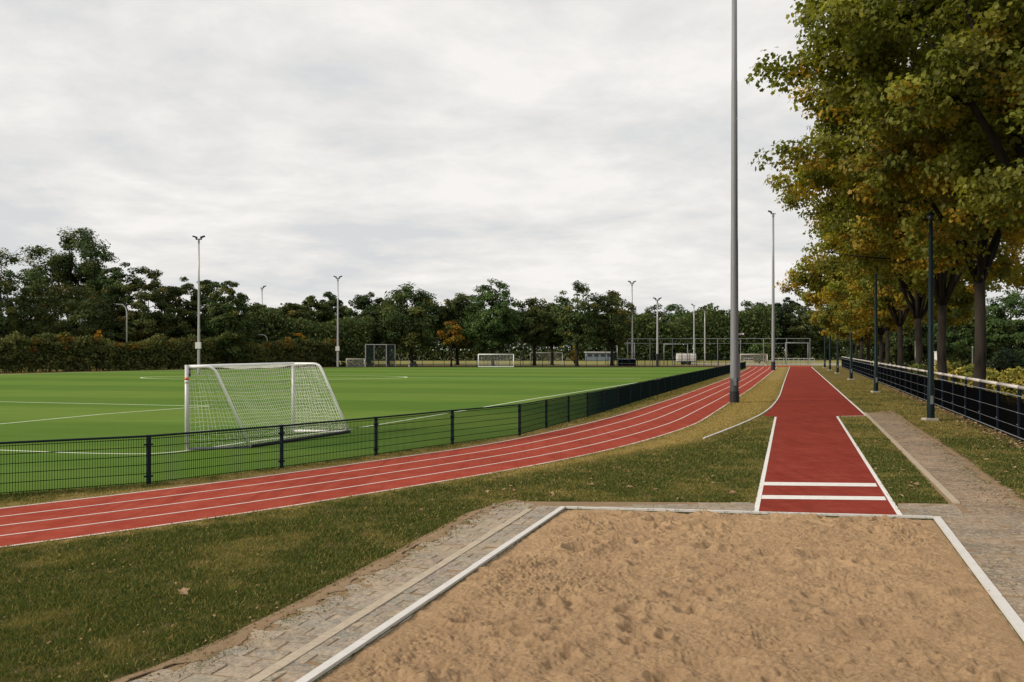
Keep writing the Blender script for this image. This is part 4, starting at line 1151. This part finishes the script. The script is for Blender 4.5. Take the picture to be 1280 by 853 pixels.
# trailer, machine, dugout, pavilion, pillar, posts
def trailer():
    z = 176; x = X(857.5,z); root = thing('trailer', 'white covered trailer behind the fence in the far corner', 'trailer', (x,z,0))
    mb = MB(); bm_w = X(869,z)-X(846.5,z)
    prof = [(-1,.75),(1,.75),(1,1.75),(.8,2.15),(-.8,2.15),(-1,1.75)]
    n = len(prof); v = [( -bm_w/2, p[0], p[1]) for p in prof]+[(bm_w/2, p[0], p[1]) for p in prof]
    mb.v = v; mb.f = [tuple(range(n))[::-1], tuple(range(n,2*n))]+[(i,(i+1)%n,(i+1)%n+n,i+n) for i in range(n)]
    mb.build('cover', M['white_panel'], root)
    mb = MB(); mb.box((0,0,.62), (bm_w+.2,1.9,.2)); mb.tube([(bm_w/2,0,.6),(bm_w/2+1.2,0,.5)], .05, 6); mb.build('chassis', M['grey_metal'], root)
    for sx in (-.5,.5):
        for sy in (-.95,.95):
            mb = MB(); mb.tube([(sx,sy-.1,.33),(sx,sy+.1,.33)], .33, 16); mb.build('wheel', M['black'], root)
trailer()
def mower():
    z = 154; root = thing('mower', 'small dark grass mower parked at the far pitch edge near the netted cage', 'mower', (X(517,z),z,0))
    mb = MB(); mb.box((0,0,.5), (.9,.6,.35)); mb.box((.18,0,.78), (.5,.5,.25)); mb.build('body', M['black'], root)
    mb = MB(); mb.tube([(-.35,0,.65),(-.75,0,1.05),(-.95,0,1.05)], .03, 6); mb.build('handle', M['grey_metal'], root)
    for sx in (-.4,.4):
        for sy in (-.36,.36):
            mb = MB(); mb.tube([(sx,sy-.06,.24),(sx,sy+.06,.24)], .24, 14); mb.build('wheel', M['black'], root)
    mb = MB(); mb.box((-.7,.1,.16), (.32,.25,.28)); mb.build('bucket', M['white_panel'], root)
mower()
def dugout():
    z = 160; x0, x1 = X(773,z), X(795,z); w_ = x1-x0; root = thing('dugout', 'low dark team dugout below the tall pale goal frame', 'dugout', (x0,z,0))
    mb = MB(); mb.box((w_/2,.8,.6), (w_,.06,1.15)); mb.build('back_wall', M['fence_green'], root)
    for xx in (.03,w_-.03):
        mb = MB(); mb.box((xx,.4,.55), (.06,.74,1.05)); mb.build('side_wall', M['fence_green'], root)
    mb = MB(); mb.box((w_/2,.35,1.2), (w_+.1,1.0,.05), 0, .12); mb.build('roof', M['grey_metal'], root)
    mb = MB(); mb.box((w_/2,.55,.42), (w_-.2,.35,.06)); mb.build('bench', M['galv'], root)
dugout()
def pavilion():
    z = 232; x0, x1 = X(733,z), X(766,z); w_ = x1-x0; root = thing('pavilion', 'low pale blue pavilion glimpsed behind the two tall airy trees', 'building', (x0,z,0))
    mb = MB(); mb.box((w_/2,2,1.05), (w_,4,2.1)); mb.build('wall', M['blue_panel'], root)
    mb = MB(); mb.box((w_/2,2,2.2), (w_+.6,4.6,.18)); mb.build('roof', M['white_panel'], root)
    for k in range(4):
        mb = MB(); mb.box((w_*(k+.5)/4,-.02,1.4), (w_/6,.06,.6)); wd = mb.build('window', M['glass'], root)
pavilion()
shrub('small bright yellow bush beside the pale blue pavilion', (X(718,176),176,0), 1.0, 4.2, pal((2,(.4,.26,.04)),(1,(.2,.18,.05))), 530, n=14, leaf=.3)
def pillar():
    z = 70; x = X(1173.5,z); root = thing('info_pillar', 'white info pillar between the plane trunks beyond the fence', 'pillar', (x,z,0), .3)
    mb = MB(); mb.box((0,0,1.4), (.58,.3,2.6)); mb.build('panel', M['white_panel'], root)
    mb = MB(); mb.box((0,0,.08), (.7,.42,.16)); mb.build('plinth', M['stone'], root)
    mb = MB(); mb.box((.12,-.158,2.3), (.16,.02,.3)); mb.build('notice', M['black'], root)
    mb = MB(); mb.box((0,0,2.72), (.66,.38,.06)); mb.build('cap', M['white_panel'], root)
pillar()
for px, top, lab in ((1215.5,434.5,'first of two slim pale posts behind the yellow shrubs'), (1221,438,'second of two slim pale posts behind the yellow shrubs, with a bright tip'), (1144.5,428,'slim pale post between two plane trunks')):
    z = 72; root = thing('marker_post', lab, 'post', (X(px,z),z,0), 0, 'slim pale posts beyond the fence')
    H = HT(top,z); mb = MB(); mb.tube([(0,0,0),(0,0,H)], .05, 8); mb.build('shaft', M['cream_metal'], root)
    mb = MB(); mb.tube([(0,0,H),(0,0,H+.1)], [.065,.03], 8); mb.build('cap', M['white_metal'], root)

# ------------------------------------------------------------------ fallen leaves
def leaf_mesh(seed):
    rs = random.Random(seed); T = SHAPES['leaf']; V = [(0,.02,0)]; 
    curl = rs.uniform(.4,1.0)
    V = [(0,0,.06*curl)]+[(p[0]*rs.uniform(.85,1.1), p[1]*rs.uniform(.85,1.1), abs(p[0])*.5*curl+.15*curl*rs.random()) for p in T]+[(0,-.85,.02)]
    n = len(T); Fc = [(0,1+i,1+(i+1)%n) for i in range(n)]
    me = bpy.data.meshes.new('fallen_leaf'); me.from_pydata(V, [], Fc+[(1,n+1,2)]); me.update()
    at = me.attributes.new('tint', 'FLOAT_COLOR', 'POINT')
    c = rs.choice([(.34,.24,.14),(.25,.16,.085),(.3,.2,.12),(.2,.12,.065)])
    for d in at.data: d.color = (c[0],c[1],c[2],1)
    me.materials.append(M['dry_leaf']); return me
LM = [leaf_mesh(i) for i in range(6)]
LEAVES = []
def drop(px, py, size, k, label, group=None, yaw=None):
    p = G(px, py); o = link('fallen_leaf', LM[k % 6]); o.location = (p.x, p.y, .035)
    o.rotation_euler = (random.uniform(-.35,.35), random.uniform(-.35,.35), random.uniform(0,6.28) if yaw is None else yaw); o.scale = (size,)*3
    tag(o, label, 'leaf', group)
drop(230, 745, .135, 0, 'largest pale curled leaf lying on the lawn, alone in the grass near the left paving')
drop(193, 749, .09, 1, 'reddish fallen leaf lying beside the pale curled leaf in the lawn')
rl = random.Random(12); k = 0
gA = 'fallen leaves on the lawn beside the sand pit'; gB = 'fallen leaves on the grass below the railing fence'
LP = [tuple(p)[:2] for p in left_pave]; RP = [tuple(p)[:2] for p in right_pave]
while k < 55:
    px, py = rl.uniform(300,940), rl.uniform(556,640); p = G(px,py); q = np.array([[p.x,p.y]])
    if inside(q, LP)[0] or inside(q, track_poly)[0] or dist_poly(q, [tuple(r) for r in L5])[0] < .5 or p.x < -9: continue
    if not inside(np.array([[p.x, p.y]]), [tuple(a)[:2] for a in W([(250,690),(640,600),(860,556),(960,545),(942,628),(650,626),(440,715)])])[0]: continue
    drop(px, py, rl.uniform(.05,.12), k, 'small dry brown leaf lying on the lawn between track and sand pit', gA); k += 1
k = 0
while k < 60:
    px, py = rl.uniform(1090,1280), rl.uniform(515,632); p = G(px,py); q = np.array([[p.x,p.y]])
    if inside(q, RP)[0] or p.x > 6.97+.312*p.y-.2 or inside(q, run_poly)[0] or inside(q, app_poly)[0]: continue
    drop(px, py, rl.uniform(.06,.12), k, 'small brown leaf lying on the grass between path and railing fence', gB); k += 1

def litter():
    rs = np.random.default_rng(31); n = 2300
    zz = 14+rs.random(n)**1.6*60; off = -np.abs(rs.normal(0,.35,n)); x_ = 6.97+.312*zz+off
    m = 700; e1 = rs.random(m); oe = np.array([(p.x,p.y) for p in outer_ext[:9]]); cum = np.concatenate([[0], np.cumsum(np.hypot(*np.diff(oe,axis=0).T))])
    tt = e1*cum[-1]; ex = np.interp(tt, cum, oe[:,0])+rs.normal(0,.18,m); ey = np.interp(tt, cum, oe[:,1])+rs.normal(0,.18,m)
    C = np.concatenate([np.stack([x_, zz, .02+.02*rs.random(n)],1), np.stack([ex, ey, .022+.008*rs.random(m)],1)])
    k3 = 2600; d3 = 1/(rs.random(k3)*(1/7.5-1/40)+1/40); x3 = (rs.random(k3)*2-1)*(.58*d3); P3 = np.stack([x3,d3],1)
    ok3 = ~inside(P3, track_poly) & ~inside(P3, run_poly) & ~inside(P3, app_poly) & ~inside(P3, pit) & ~inside(P3, [(p[0],p[1]) for p in pitch_poly]) & (x3 < 6.97+.312*d3) & ~inside(P3, [tuple(p) for p in left_pave])
    P3 = P3[ok3]; C = np.concatenate([C, np.concatenate([P3, .022+.02*rs.random((len(P3),1))],1)]); m += len(P3)
    q3 = 900; tq = rs.random(q3); pl_ = np.array([(p.x,p.y) for p in path_r]); px_ = np.interp(tq*4, np.arange(5), pl_[:,0])-np.abs(rs.normal(0,.5,q3)); py_ = np.interp(tq*4, np.arange(5), pl_[:,1])+rs.normal(0,.5,q3)
    C = np.concatenate([C, np.stack([px_, py_, .028+.01*rs.random(q3)],1)]); m += q3
    N_ = n+m; nr_ = rs.normal(size=(N_,3))*.45+np.array([0,0,1])
    cols = np.array([(.26,.17,.09),(.18,.11,.06),(.34,.24,.12),(.13,.085,.05)])[rs.integers(0,4,N_)]
    sz = np.concatenate([rs.uniform(.05,.13,n), rs.uniform(.012,.04,m)])
    V, Fc, cc = leaf_cards(C, nr_, sz, cols, 'leaf', rs)
    tag(link('leaf_litter', fast_mesh('leaf_litter', V, Fc, M['dry_leaf'], cc)), 'brown leaf litter drifted along the railing fence and the paving edge', 'leaf litter', kind='stuff')
litter()
